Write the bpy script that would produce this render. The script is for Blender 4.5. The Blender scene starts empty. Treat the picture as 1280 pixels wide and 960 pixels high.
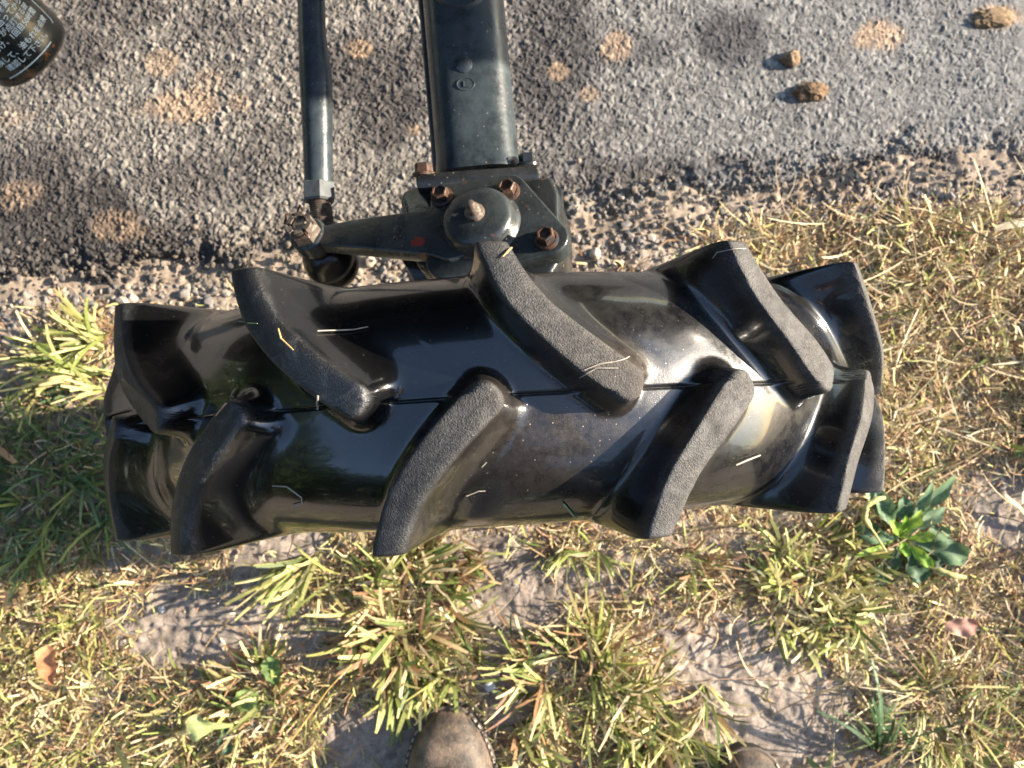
import bpy, bmesh, math, random
import numpy as np
from mathutils import Vector, Matrix
from mathutils.bvhtree import BVHTree
random.seed(7)
rng = np.random.default_rng(7)
SC = bpy.context.scene
COL = SC.collection
R = 0.27                                   # tyre radius over the lugs
ZG = -0.262                                # ground under the loaded tyre

# ---------------------------------------------------------------- camera
CAM_POS = Vector((0.0156*R, -0.0671*R, 2.4431*R))
F_PX = 1100.0
_p, _y, _r = -0.0567, -0.0091, 0.0605
WC = Matrix.Rotation(_p, 3, 'X') @ Matrix.Rotation(-_y, 3, 'Y') @ Matrix.Rotation(_r, 3, 'Z')
CW = WC.transposed()
cam = bpy.data.cameras.new('camera')
cam.sensor_width = 36.0
cam.lens = 36.0*F_PX/1280.0
cam.clip_start = 0.01
cam.clip_end = 300.0
cam.dof.use_dof = True
cam.dof.focus_distance = 0.47
cam.dof.aperture_fstop = 15.0
cam_o = bpy.data.objects.new('camera', cam)
cam_o.matrix_world = Matrix.Translation(CAM_POS) @ CW.to_4x4()
COL.objects.link(cam_o)
SC.camera = cam_o

# ---------------------------------------------------------------- light
SUN_EL, SUN_AZ = math.radians(21.0), math.radians(6.0)      # azimuth counted from +x towards +y
SUN_DIR = Vector((math.cos(SUN_EL)*math.cos(SUN_AZ), math.cos(SUN_EL)*math.sin(SUN_AZ), math.sin(SUN_EL)))
world = bpy.data.worlds.new('World')
SC.world = world
world.use_nodes = True
wn = world.node_tree
wn.nodes.clear()
sky = wn.nodes.new('ShaderNodeTexSky')
sky.sky_type = 'NISHITA'
sky.sun_disc = False
sky.sun_elevation = SUN_EL
sky.sun_rotation = math.pi/2 - SUN_AZ
sky.air_density = 1.0
sky.dust_density = 0.7
bg = wn.nodes.new('ShaderNodeBackground')
bg.inputs['Strength'].default_value = 0.15
wo = wn.nodes.new('ShaderNodeOutputWorld')
wn.links.new(sky.outputs[0], bg.inputs[0])
wn.links.new(bg.outputs[0], wo.inputs[0])
sun = bpy.data.lights.new('sun', 'SUN')
sun.energy = 5.0
sun.angle = math.radians(0.53)
sun.color = (1.0, 0.88, 0.72)
sun_o = bpy.data.objects.new('sun', sun)
sun_o.rotation_euler = (-SUN_DIR).to_track_quat('-Z', 'Y').to_euler()
COL.objects.link(sun_o)
SC.view_settings.view_transform = 'Standard'
SC.view_settings.look = 'None'
SC.view_settings.gamma = 1.0
SC.view_settings.exposure = 1.82

# ---------------------------------------------------------------- helpers
def ray(px, py):
    d = CW @ Vector((px-640.0, 480.0-py, -F_PX))
    return CAM_POS, d.normalized()

def at(px, py, z):                          # the real place at height z that the photograph shows at a pixel
    o, d = ray(px, py)
    return o + d*((z-o.z)/d.z)

def gp(px, py):
    return at(px, py, ZG)

def ray_plane(px, py, c, n):
    o, d = ray(px, py)
    return o + d*((c-o).dot(n)/d.dot(n))

def link(o, parent=None):
    COL.objects.link(o)
    if parent is not None:
        o.parent = parent
    return o

def tag(o, label=None, cat=None, group=None, kind=None):
    if label: o['label'] = label
    if cat: o['category'] = cat
    if group: o['group'] = group
    if kind: o['kind'] = kind
    return o

def empty(name, loc=(0, 0, 0)):
    o = bpy.data.objects.new(name, None)
    o.location = loc
    o.empty_display_size = 0.02
    return link(o)

def finish(name, bm, mat, parent=None, angle=35, loc=None):
    bmesh.ops.recalc_face_normals(bm, faces=bm.faces)
    me = bpy.data.meshes.new(name)
    bm.to_mesh(me)
    bm.free()
    me.polygons.foreach_set('use_smooth', [True]*len(me.polygons))
    me.set_sharp_from_angle(angle=math.radians(angle))
    me.materials.append(mat)
    o = bpy.data.objects.new(name, me)
    if loc is not None: o.location = loc
    return link(o, parent)

def frame(n, hint=Vector((1, 0, 0))):
    n = n.normalized()
    u = (hint - n*hint.dot(n)).normalized()
    return u, n.cross(u), n

def lathe(bm, c, n, prof, seg=32, hint=Vector((1, 0, 0)), closed=True):
    """prof: (radius, height along n)"""
    u, v, n = frame(n, hint)
    rings = []
    for r, h in prof:
        if r < 1e-6:
            rings.append([bm.verts.new(c + n*h)])
        else:
            rings.append([bm.verts.new(c + n*h + (u*math.cos(2*math.pi*i/seg) + v*math.sin(2*math.pi*i/seg))*r) for i in range(seg)])
    for a, b in zip(rings, rings[1:]):
        for i in range(seg):
            j = (i+1) % seg
            if len(a) == 1 and len(b) == 1: continue
            if len(a) == 1: bm.faces.new((a[0], b[j], b[i]))
            elif len(b) == 1: bm.faces.new((a[i], a[j], b[0]))
            else: bm.faces.new((a[i], a[j], b[j], b[i]))
    if closed:
        if len(rings[0]) > 1: bm.faces.new(rings[0][::-1])
        if len(rings[-1]) > 1: bm.faces.new(rings[-1])

def tube(bm, pts, rad, seg=16):
    """a round bar through pts, rad one number or one per point"""
    pts = [Vector(p) for p in pts]
    if not hasattr(rad, '__len__'): rad = [rad]*len(pts)
    rings = []
    u0 = None
    for i, p in enumerate(pts):
        t = (pts[min(i+1, len(pts)-1)] - pts[max(i-1, 0)]).normalized()
        if u0 is None:
            u0 = t.orthogonal().normalized()
        u = (u0 - t*u0.dot(t)).normalized(); u0 = u
        v = t.cross(u)
        rings.append([bm.verts.new(p + (u*math.cos(2*math.pi*k/seg) + v*math.sin(2*math.pi*k/seg))*rad[i]) for k in range(seg)])
    for a, b in zip(rings, rings[1:]):
        for i in range(seg):
            j = (i+1) % seg
            bm.faces.new((a[i], a[j], b[j], b[i]))
    bm.faces.new(rings[0][::-1]); bm.faces.new(rings[-1])

def prism(bm, poly, depth, bevel=0.0, segs=2):
    """poly: points in order, extruded by the vector depth, then edges rounded"""
    a = [bm.verts.new(p) for p in poly]
    b = [bm.verts.new(Vector(p)+depth) for p in poly]
    f = [bm.faces.new(a), bm.faces.new(b[::-1])]
    n = len(a)
    for i in range(n):
        j = (i+1) % n
        f.append(bm.faces.new((a[i], b[i], b[j], a[j])))
    if bevel > 0:
        es = list({e for q in f for e in q.edges})
        bmesh.ops.recalc_face_normals(bm, faces=f)
        bmesh.ops.bevel(bm, geom=es, offset=bevel, segments=segs, profile=0.5, affect='EDGES', clamp_overlap=True)

def box(bm, lo, hi, bevel=0.0):
    x0, y0, z0 = lo; x1, y1, z1 = hi
    prism(bm, [Vector((x0, y0, z0)), Vector((x1, y0, z0)), Vector((x1, y1, z0)), Vector((x0, y1, z0))], Vector((0, 0, z1-z0)), bevel)

def hull2(pts):
    pts = sorted(set(pts))
    def half(ps):
        h = []
        for p in ps:
            while len(h) >= 2 and (h[-1][0]-h[-2][0])*(p[1]-h[-2][1])-(h[-1][1]-h[-2][1])*(p[0]-h[-2][0]) <= 0: h.pop()
            h.append(p)
        return h
    a, b = half(pts), half(pts[::-1])
    return a[:-1]+b[:-1]

# numpy noise -------------------------------------------------------
def hash2(i, j, seed):
    h = (i.astype(np.int64)*374761393 + j.astype(np.int64)*668265263 + seed*1274126177) & 0xFFFFFFFF
    h = ((h ^ (h >> 13))*1274126177) & 0xFFFFFFFF
    h = ((h ^ (h >> 16))*2246822519) & 0xFFFFFFFF
    return ((h ^ (h >> 15)) & 0xFFFFFF)/float(0x1000000)

def vnoise(x, y, cell, seed):
    x = x/cell; y = y/cell
    i = np.floor(x); j = np.floor(y); fx = x-i; fy = y-j
    fx = fx*fx*(3-2*fx); fy = fy*fy*(3-2*fy)
    a = hash2(i, j, seed); b = hash2(i+1, j, seed); c = hash2(i, j+1, seed); d = hash2(i+1, j+1, seed)
    return (a*(1-fx)+b*fx)*(1-fy) + (c*(1-fx)+d*fx)*fy

def fbm(x, y, cell, seed, octs=4):
    s = 0; a = 1; t = 0
    for k in range(octs):
        s = s + a*vnoise(x, y, cell/2**k, seed+k*17); t += a; a *= 0.55
    return s/t

def voro(x, y, cell, seed):
    X = x/cell; Y = y/cell
    i0 = np.floor(X); j0 = np.floor(Y)
    d1 = np.full(x.shape, 9.0); d2 = np.full(x.shape, 9.0)
    idr = np.zeros(x.shape); id2 = np.zeros(x.shape); ox = np.zeros(x.shape); oy = np.zeros(x.shape)
    for di in (-1, 0, 1):
        for dj in (-1, 0, 1):
            i = i0+di; j = j0+dj
            dx = X-(i+hash2(i, j, seed)); dy = Y-(j+hash2(i, j, seed+1))
            d = np.sqrt(dx*dx+dy*dy)
            near = d < d1
            d2 = np.where(near, d1, np.minimum(d2, d))
            idr = np.where(near, hash2(i, j, seed+2), idr)
            id2 = np.where(near, hash2(i, j, seed+3), id2)
            ox = np.where(near, dx, ox); oy = np.where(near, dy, oy)
            d1 = np.where(near, d, d1)
    return d1, d2, idr, id2, ox, oy

def sstep(a, b, x):
    t = np.clip((x-a)/(b-a), 0, 1)
    return t*t*(3-2*t)

def raw_mesh(name, V, Q, mat, parent=None, colors=None, smooth=True, attrs=None, faces_n=4):
    """numpy vertices and quads (or triangles) to one mesh object"""
    me = bpy.data.meshes.new(name)
    nv, nf = len(V), len(Q)
    me.vertices.add(nv)
    me.vertices.foreach_set('co', np.ascontiguousarray(V, dtype=np.float32).ravel())
    me.loops.add(nf*faces_n)
    me.loops.foreach_set('vertex_index', np.ascontiguousarray(Q, dtype=np.int32).ravel())
    me.polygons.add(nf)
    me.polygons.foreach_set('loop_start', np.arange(0, nf*faces_n, faces_n, dtype=np.int32))
    me.polygons.foreach_set('use_smooth', np.full(nf, smooth))
    me.update(calc_edges=True)
    if colors is not None:
        a = me.color_attributes.new('tone', 'FLOAT_COLOR', 'POINT')
        c = np.ones((nv, 4), dtype=np.float32); c[:, :3] = colors
        a.data.foreach_set('color', c.ravel())
    for k, val in (attrs or {}).items():
        a = me.attributes.new(k, 'FLOAT', 'POINT')
        a.data.foreach_set('value', np.ascontiguousarray(val, dtype=np.float32))
    me.materials.append(mat)
    o = bpy.data.objects.new(name, me)
    return link(o, parent)

def grid_quads(nx, ny):
    i = np.arange(nx-1)[:, None]*ny + np.arange(ny-1)[None, :]
    return np.stack([i, i+ny, i+ny+1, i+1], -1).reshape(-1, 4)

# ---------------------------------------------------------------- materials
class Nodes:
    def __init__(self, name):
        self.m = bpy.data.materials.new(name)
        self.m.use_nodes = True
        self.t = self.m.node_tree
        self.t.nodes.clear()
        self.out = self.t.nodes.new('ShaderNodeOutputMaterial')
        self.b = self.t.nodes.new('ShaderNodeBsdfPrincipled')
        self.t.links.new(self.b.outputs[0], self.out.inputs[0])
        self.co = self.t.nodes.new('ShaderNodeTexCoord').outputs['Object']
    def n(self, kind, **kw):
        x = self.t.nodes.new(kind)
        for k, v in kw.items(): setattr(x, k, v)
        return x
    def put(self, sock, val):
        if isinstance(val, bpy.types.NodeSocket): self.t.links.new(val, sock)
        elif val is not None:
            if hasattr(val, '__len__') and len(val) == 3 and sock.type == 'RGBA': val = (*val, 1)
            sock.default_value = val
    def set(self, **kw):
        names = dict(color='Base Color', rough='Roughness', metal='Metallic', spec='Specular IOR Level', coat='Coat Weight', coatr='Coat Roughness', normal='Normal', sheen='Sheen Weight')
        for k, v in kw.items(): self.put(self.b.inputs[names[k]], v)
        return self
    def noise(self, scale, detail=4, rough=0.6, dist=0.0, co=None):
        x = self.n('ShaderNodeTexNoise'); x.inputs['Scale'].default_value = scale
        x.inputs['Detail'].default_value = detail; x.inputs['Roughness'].default_value = rough
        x.inputs['Distortion'].default_value = dist
        self.t.links.new(co or self.co, x.inputs['Vector'])
        return x.outputs['Fac']
    def vor(self, scale, feat='F1', out='Distance', co=None, rnd=1.0):
        x = self.n('ShaderNodeTexVoronoi', feature=feat); x.inputs['Scale'].default_value = scale
        x.inputs['Randomness'].default_value = rnd
        self.t.links.new(co or self.co, x.inputs['Vector'])
        return x.outputs[out]
    def ramp(self, fac, a, b, lo=0.0, hi=1.0):
        x = self.n('ShaderNodeMapRange'); x.clamp = True; x.interpolation_type = 'SMOOTHSTEP'
        self.put(x.inputs[0], fac)
        for i, v in ((1, a), (2, b), (3, lo), (4, hi)): x.inputs[i].default_value = v
        return x.outputs[0]
    def math(self, op, a, b=0.0):
        x = self.n('ShaderNodeMath', operation=op); self.put(x.inputs[0], a); self.put(x.inputs[1], b)
        return x.outputs[0]
    def mix(self, fac, a, b):
        x = self.n('ShaderNodeMix', data_type='RGBA'); self.put(x.inputs[0], fac); self.put(x.inputs[6], a); self.put(x.inputs[7], b)
        return x.outputs[2]
    def attr(self, name, out='Fac'):
        x = self.n('ShaderNodeAttribute'); x.attribute_name = name
        return x.outputs[out]
    def bump(self, h, strength, dist, normal=None):
        x = self.n('ShaderNodeBump'); x.inputs['Strength'].default_value = strength; x.inputs['Distance'].default_value = dist
        self.put(x.inputs['Height'], h)
        if normal is not None: self.put(x.inputs['Normal'], normal)
        return x.outputs[0]

def mat_rubber():
    N = Nodes('black_rubber')
    dust, mud, top = N.attr('dust'), N.attr('mud'), N.attr('moulded')
    fine = N.noise(900, 3, 0.7); mid = N.noise(160, 5, 0.7); big = N.noise(28, 3, 0.6)
    grain = N.vor(1300)
    d = N.math('MULTIPLY', dust, N.ramp(N.math('ADD', N.math('MULTIPLY', fine, 0.55), N.math('MULTIPLY', mid, 0.55)), 0.30, 0.82))
    m = N.math('MULTIPLY', N.math('POWER', mud, 1.3), N.ramp(N.math('ADD', N.math('MULTIPLY', N.noise(260, 6, 0.8), 0.7), N.math('MULTIPLY', big, 0.35)), 0.25, 0.85))
    def specks(scale, lo, hi, share):
        return N.math('MULTIPLY', N.ramp(N.vor(scale), hi, lo), N.ramp(N.vor(scale, out='Color'), share, share+0.03))
    sp = N.math('MULTIPLY', specks(420, 0.10, 0.24, 0.72), N.math('ADD', 0.10, N.math('MULTIPLY', mud, 0.35)))
    sp2 = N.math('MULTIPLY', specks(150, 0.03, 0.075, 0.90), 0.6)
    brown = N.math('MULTIPLY', N.ramp(N.noise(95, 6, 0.75, 0.5), 0.60, 0.72), N.ramp(N.noise(9, 2), 0.45, 0.62))
    film = N.math('MULTIPLY', N.ramp(N.noise(14, 5, 0.65), 0.40, 0.78), 0.07)
    c = N.mix(film, (0.0026, 0.0028, 0.0032), (0.030, 0.026, 0.021))
    fd = N.math('MULTIPLY', N.attr('film'), N.ramp(N.noise(120, 6, 0.75), 0.30, 0.72))
    c = N.mix(N.math('MULTIPLY', fd, 0.42), c, (0.038, 0.035, 0.032))
    c = N.mix(N.math('MULTIPLY', brown, 0.35), c, (0.075, 0.050, 0.033))
    c = N.mix(N.math('MULTIPLY', top, 0.55), c, (0.009, 0.0105, 0.0125))
    scuff = N.math('MULTIPLY', top, N.ramp(N.math('ADD', N.math('MULTIPLY', N.noise(75, 6, 0.7, 0.8), 0.7), N.math('MULTIPLY', fine, 0.3)), 0.50, 0.62))
    c = N.mix(N.math('MULTIPLY', scuff, 0.55), c, (0.062, 0.066, 0.070))
    c = N.mix(N.math('MULTIPLY', d, 0.95), c, (0.112, 0.104, 0.094))
    c = N.mix(N.math('MULTIPLY', m, 0.55), c, (0.125, 0.095, 0.073))
    c = N.mix(N.math('MAXIMUM', sp, sp2), c, (0.40, 0.33, 0.26))
    r = N.math('ADD', N.ramp(N.noise(45, 4, 0.6), 0.3, 0.75, 0.18, 0.32), N.math('MULTIPLY', dust, 0.35))
    r = N.math('ADD', r, N.math('MULTIPLY', fd, 0.14))
    r = N.math('ADD', r, N.math('ADD', N.math('MULTIPLY', m, 0.5), N.math('MULTIPLY', top, 0.22)))
    h = N.math('MULTIPLY', N.math('ADD', fine, N.math('MULTIPLY', grain, 0.8)), N.math('ADD', 0.04, N.math('ADD', N.math('MULTIPLY', N.math('MAXIMUM', dust, N.math('MULTIPLY', top, 0.6)), 1.0), N.math('MULTIPLY', m, 0.35))))
    h = N.math('ADD', h, N.math('MULTIPLY', N.math('MAXIMUM', sp, sp2), 0.8))
    nb = N.bump(N.noise(60, 3, 0.5), 0.05, 0.004)
    cover = N.math('ADD', N.math('MULTIPLY', fd, 0.55), N.math('ADD', N.math('ADD', N.math('MULTIPLY', dust, 1.2), N.math('MULTIPLY', m, 1.2)), N.math('MULTIPLY', top, 0.66)))
    N.set(color=c, rough=r, spec=0.5, normal=N.bump(h, 0.55, 0.0008, nb), coat=N.math('MULTIPLY', 0.85, N.math('SUBTRACT', 1.0, N.math('MINIMUM', cover, 1.0))), coatr=N.ramp(N.noise(70, 4, 0.6), 0.4, 0.7, 0.05, 0.13))
    return N.m

def mat_paint(name, base=(0.006, 0.0085, 0.011), rough=(0.22, 0.42), dusty=0.35, rust=0.0, film=(0.060, 0.066, 0.066)):
    N = Nodes(name)
    dn = N.ramp(N.noise(35, 6, 0.7), 0.22, 0.68)
    c = N.mix(N.math('MULTIPLY', dn, dusty), base, film)
    sp = N.math('MULTIPLY', N.ramp(N.vor(300), 0.16, 0.07), N.ramp(N.vor(300, out='Color'), 0.66, 0.70))
    sp = N.math('MAXIMUM', sp, N.math('MULTIPLY', N.ramp(N.vor(130), 0.13, 0.06), N.ramp(N.vor(130, out='Color'), 0.74, 0.77)))
    c = N.mix(sp, c, (0.30, 0.22, 0.15))
    mudm = N.ramp(N.noise(26, 4, 0.65), 0.66, 0.71)
    c = N.mix(N.math('MULTIPLY', mudm, 0.8), c, (0.42, 0.30, 0.19))
    if rust > 0:
        rm = N.ramp(N.noise(60, 6, 0.75), 0.64-0.25*rust, 0.72-0.2*rust)
        c = N.mix(rm, c, N.mix(N.noise(220, 3), (0.30, 0.09, 0.025), (0.10, 0.030, 0.012)))
    r = N.ramp(N.noise(80, 4, 0.6), 0.3, 0.75, rough[0], rough[1])
    h = N.math('ADD', N.noise(240, 3, 0.6), N.math('MULTIPLY', mudm, 0.8))
    N.set(color=c, rough=r, spec=0.5, normal=N.bump(h, 0.22, 0.0010))
    return N.m

def mat_rust(name, a, b, c2, metal=0.0):
    N = Nodes(name)
    f = N.ramp(N.noise(260, 5, 0.7), 0.35, 0.65)
    c = N.mix(f, a, b)
    c = N.mix(N.ramp(N.noise(110, 4, 0.7), 0.52, 0.62), c, c2)
    N.set(color=c, rough=N.ramp(f, 0, 1, 0.45, 0.8), metal=metal, normal=N.bump(N.noise(700, 3, 0.7), 0.5, 0.0006))
    return N.m

def mat_simple(name, base, rough=0.6, bump=0.2, scale=200, var=0.25, metal=0.0):
    N = Nodes(name)
    dark = tuple(x*(1-var) for x in base); light = tuple(min(1, x*(1+var)) for x in base)
    f = N.ramp(N.noise(scale*0.3, 5, 0.7), 0.3, 0.7)
    N.set(color=N.mix(f, dark, light), rough=rough, metal=metal, normal=N.bump(N.noise(scale, 4, 0.6), bump, 0.001))
    return N.m

def mat_leafy(name, trans=0.35, rough=0.55):
    """vertex colour 'tone' is each blade's own colour; thin leaves let light through"""
    N = Nodes(name)
    c = N.attr('tone', 'Color')
    v = N.ramp(N.noise(300, 3), 0.25, 0.75, 0.82, 1.18)
    hv = N.n('ShaderNodeHueSaturation'); N.put(hv.inputs['Color'], c); N.put(hv.inputs['Value'], v)
    N.set(color=hv.outputs[0], rough=rough, spec=0.35)
    tr = N.n('ShaderNodeBsdfTranslucent'); N.put(tr.inputs[0], hv.outputs[0])
    mx = N.n('ShaderNodeMixShader'); mx.inputs[0].default_value = trans
    N.t.links.new(N.b.outputs[0], mx.inputs[1]); N.t.links.new(tr.outputs[0], mx.inputs[2])
    N.t.links.new(mx.outputs[0], N.out.inputs[0])
    return N.m

def mat_ground(name, rough=0.92, bump=0.6, scale=900, dist=0.0009, var=(0.75, 1.25), spec=0.2):
    N = Nodes(name)
    c = N.attr('tone', 'Color')
    v = N.ramp(N.noise(420, 4, 0.7), 0.25, 0.75, *var)
    hv = N.n('ShaderNodeHueSaturation'); N.put(hv.inputs['Color'], c); N.put(hv.inputs['Value'], v)
    N.set(color=hv.outputs[0], rough=rough, spec=spec, normal=N.bump(N.noise(scale, 4, 0.7), bump, dist))
    return N.m

M_RUBBER = mat_rubber()
M_PAINT = mat_paint('black_chassis_paint', base=(0.008, 0.011, 0.014), dusty=0.9, film=(0.046, 0.060, 0.067), rough=(0.24, 0.42))
M_NUT = mat_paint('dull_nut_paint', base=(0.05, 0.056, 0.058), dusty=0.9, film=(0.10, 0.11, 0.11), rough=(0.6, 0.8))
M_CASE = mat_paint('black_casting_paint', base=(0.006, 0.007, 0.008), rough=(0.16, 0.34), dusty=0.35, rust=0.04)
M_DOME = mat_paint('dusty_casting_paint', base=(0.010, 0.013, 0.015), rough=(0.22, 0.42), dusty=0.9, rust=0.10, film=(0.044, 0.052, 0.053))
M_BODY = mat_simple('dark_hood_paint', (0.012, 0.013, 0.014), 0.35, 0.05, 60)
M_BOLT = mat_rust('rusty_bolt', (0.095, 0.050, 0.029), (0.045, 0.022, 0.014), (0.022, 0.024, 0.030), 0.3)
M_STEEL = mat_rust('weathered_steel', (0.17, 0.145, 0.12), (0.09, 0.06, 0.045), (0.24, 0.20, 0.16), 0.4)
M_BOOTRUB = mat_simple('joint_boot_rubber', (0.007, 0.007, 0.008), 0.28, 0.1, 120)
M_RIM = mat_simple('rim_paint', (0.55, 0.50, 0.40), 0.45, 0.1, 90)
M_ASPH = mat_ground('asphalt', 0.88, 0.7, 1100, 0.0010, (0.72, 1.28), 0.3)
M_SOIL = mat_ground('dry_soil', 0.95, 0.8, 700, 0.0012, (0.75, 1.25), 0.15)
M_GRASS = mat_leafy('grass_blade', 0.30)
M_THATCH = mat_leafy('dry_thatch', 0.15, 0.7)
M_LEAF = mat_leafy('weed_leaf', 0.25, 0.6)
M_STONE = mat_ground('gravel_stone', 0.85, 0.5, 600, 0.0006, (0.8, 1.2))

# ---------------------------------------------------------------- ground
ASPH_EDGE_PX = [(-500, 395), (-150, 380), (0, 365), (110, 352), (210, 345), (330, 340), (450, 335), (560, 322), (690, 300), (800, 280), (900, 258), (1010, 240), (1120, 228), (1280, 224), (1500, 215), (1800, 205)]
_e = np.array([[*gp(*p)[:2]] for p in ASPH_EDGE_PX])
def edge_y(x):
    return np.interp(x, _e[:, 0], _e[:, 1])

def dense_axis(lo, hi, step, far):
    mid = np.arange(lo, hi+step/2, step)
    g = [step*2]
    while sum(g) < far: g.append(g[-1]*1.35)
    g = np.cumsum(g)
    return np.concatenate([lo-g[::-1], mid, hi+g])

def px_of(x, y, z):
    """where the ground lies in the photograph, used only to lay stains and grass patches where they are"""
    P = np.stack([x-CAM_POS.x, y-CAM_POS.y, z-CAM_POS.z+0*x])
    Q = np.array(WC) @ P.reshape(3, -1)
    return (640+F_PX*Q[0]/-Q[2]).reshape(x.shape), (480-F_PX*Q[1]/-Q[2]).reshape(x.shape)

def spots(x, y, lst):
    """soft patches: (px, py, radius px x, radius px y, weight)"""
    s = np.zeros(x.shape)
    wob = (fbm(x, y, 0.05, 5)-0.5)*1.1
    for px, py, rx, ry, w in lst:
        c = gp(px, py)
        d = np.sqrt(((x-c.x)/(rx/1193.))**2 + ((y-c.y)/(ry/1193.))**2) + wob
        s = np.maximum(s, w*(1-sstep(0.55, 1.1, d)))
    return s

# asphalt: every piece of aggregate is a bump of its own
ax = dense_axis(-0.58, 0.58, 0.0011, 60)
ay = dense_axis(0.02, 0.515, 0.0011, 60)
ay = ay[ay > -0.02]
X, Y = np.meshgrid(ax, ay, indexing='ij')
Xw = X + 0.0050*(vnoise(X, Y, 0.0065, 91)-0.5) + 0.0022*(vnoise(X, Y, 0.0028, 93)-0.5)
Yw = Y + 0.0050*(vnoise(X, Y, 0.0065, 92)-0.5) + 0.0022*(vnoise(X, Y, 0.0028, 94)-0.5)
d1, d2, i1, i2, ox, oy = voro(Xw, Yw, 0.0056, 11)
e1, e2, j1, j2, ex, ey = voro(Xw, Yw, 0.0032, 29)
dome = sstep(0.0, 0.30, d2-d1)*(0.35+0.85*i2)*(1 + 0.7*(ox*np.cos(i1*40)+oy*np.sin(i1*40)))
small = sstep(0.0, 0.35, e2-e1)*(0.25+0.75*j2)*(1+0.6*(ex*np.cos(j1*40)+ey*np.sin(j1*40)))
pick_big = sstep(0.35, 0.6, i1)
h = np.maximum(dome*pick_big, small*(1-0.25*pick_big)) + 0.25*(vnoise(X, Y, 0.0024, 95)-0.5)
near_box = (1-sstep(0.575, 0.60, np.abs(X)))*(1-sstep(0.505, 0.53, Y))   # beyond it the sheet is too coarse for stones
h = h*near_box + 0.45*(1-near_box)
i1 = i1*near_box + 0.5*(1-near_box); i2 = i2*near_box + 0.5*(1-near_box)
se = Y - edge_y(X) + (fbm(X, Y, 0.05, 3)-0.5)*0.05          # distance in from the broken edge
inside = sstep(-0.012, 0.022, se)
near_edge = 1-sstep(0.0, 0.07, se)
rough_patch = sstep(0.5, 0.62, fbm(X, Y, 0.045, 44))*near_edge
Z = ZG + 0.004 + (0.0023-0.0009*sstep(0.0, 0.25, X))*h*(1+1.1*near_edge) + 0.004*(fbm(X, Y, 0.12, 8)-0.5) - 0.010*rough_patch - 0.030*(1-inside)
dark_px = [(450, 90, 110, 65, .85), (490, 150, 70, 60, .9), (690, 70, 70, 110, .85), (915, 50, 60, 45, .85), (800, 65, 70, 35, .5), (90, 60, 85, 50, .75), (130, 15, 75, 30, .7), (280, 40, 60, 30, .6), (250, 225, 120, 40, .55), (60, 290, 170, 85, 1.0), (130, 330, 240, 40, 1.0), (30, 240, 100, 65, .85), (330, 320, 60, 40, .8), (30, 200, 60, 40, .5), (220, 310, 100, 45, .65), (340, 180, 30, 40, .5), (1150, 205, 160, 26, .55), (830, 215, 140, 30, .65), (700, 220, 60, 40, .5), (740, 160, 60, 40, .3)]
tan_px = [(205, 82, 30, 20, .6), (225, 135, 62, 26, .75), (262, 105, 25, 22, .4), (1092, 48, 42, 28, .85), (1238, 25, 42, 20, .95), (770, 62, 22, 22, .7), (452, 62, 22, 16, .8), (700, 92, 16, 14, .7), (150, 285, 40, 22, .45), (25, 245, 30, 20, .4), (300, 130, 20, 16, .5), (520, 165, 14, 12, .8), (735, 120, 18, 12, .5), (15, 150, 30, 16, .3)]
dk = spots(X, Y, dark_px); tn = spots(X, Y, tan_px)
g1 = np.array([0.165, 0.155, 0.144]); g2 = np.array([0.255, 0.240, 0.220]); g3 = np.array([0.100, 0.095, 0.093])
tone = g1 + (g2-g1)*(i1[..., None]**2) + (g3-g1)*((1-i2)**3)[..., None]
side = sstep(-0.1, 0.25, X)[..., None]
tone = tone*((1-side)*np.array([1.08, 1.02, 0.94]) + side*np.array([0.97, 0.99, 1.0]))
gap = (1-sstep(0.02, 0.30, h))[..., None]
tone = tone*(1-0.35*gap)                                     # bitumen shows between the stones
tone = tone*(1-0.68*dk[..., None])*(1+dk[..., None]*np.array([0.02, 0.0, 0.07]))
tone = tone*(1-tn[..., None]*0.85) + tn[..., None]*0.85*np.array([0.36, 0.245, 0.155])*(0.75+0.5*i2[..., None])
dirt = (near_edge*sstep(0.40, 0.62, fbm(X, Y, 0.03, 77))*(1-0.8*dk))[..., None]*0.5
tone = tone*(1-dirt) + dirt*np.array([0.26, 0.20, 0.145])
road = raw_mesh('asphalt_road', np.stack([X, Y, Z], -1).reshape(-1, 3), grid_quads(len(ax), len(ay)), M_ASPH, colors=tone.reshape(-1, 3))
tag(road, kind='structure')

# soil: one sheet that runs out to the horizon under everything
sx = dense_axis(-0.62, 0.62, 0.0024, 120)
sy = dense_axis(-0.50, 0.30, 0.0024, 120)
X, Y = np.meshgrid(sx, sy, indexing='ij')
def soil_z(X, Y):
    z = ZG - 0.002 + 0.022*(fbm(X, Y, 0.17, 21)-0.5) + 0.008*(fbm(X, Y, 0.03, 22, 4)-0.5)
    c1 = gp(260, 760)
    # faint wheel print beside the tyre
    m = np.exp(-((X-c1.x)/0.07)**2-((Y-c1.y)/0.04)**2)
    return z + 0.0020*m*np.sin((Y*1.0+0.12*X)*2*math.pi/0.012)
f1, f2, k1, k2, _a, _b = voro(X, Y, 0.011, 61)
crumb = np.clip(1-(f1/0.42)**2, 0, 1)*(k1 > 0.72)*k2
g1_, g2_, m1, m2, _a, _b = voro(X, Y, 0.0052, 67)
Z = soil_z(X, Y) + 0.0034*crumb + 0.0016*np.clip(1-(g1_/0.5)**2, 0, 1)*(m1 > 0.45)*m2 - 0.0015*np.clip(1-np.abs(f2-f1)/0.06, 0, 1)*(fbm(X, Y, 0.08, 5) > 0.55)
Z = Z + 0.0022*(vnoise(X, Y, 0.006, 71)-0.5)
Z = Z - 0.03*sstep(0.03, 0.12, Y-edge_y(X))                 # dives under the road
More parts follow.
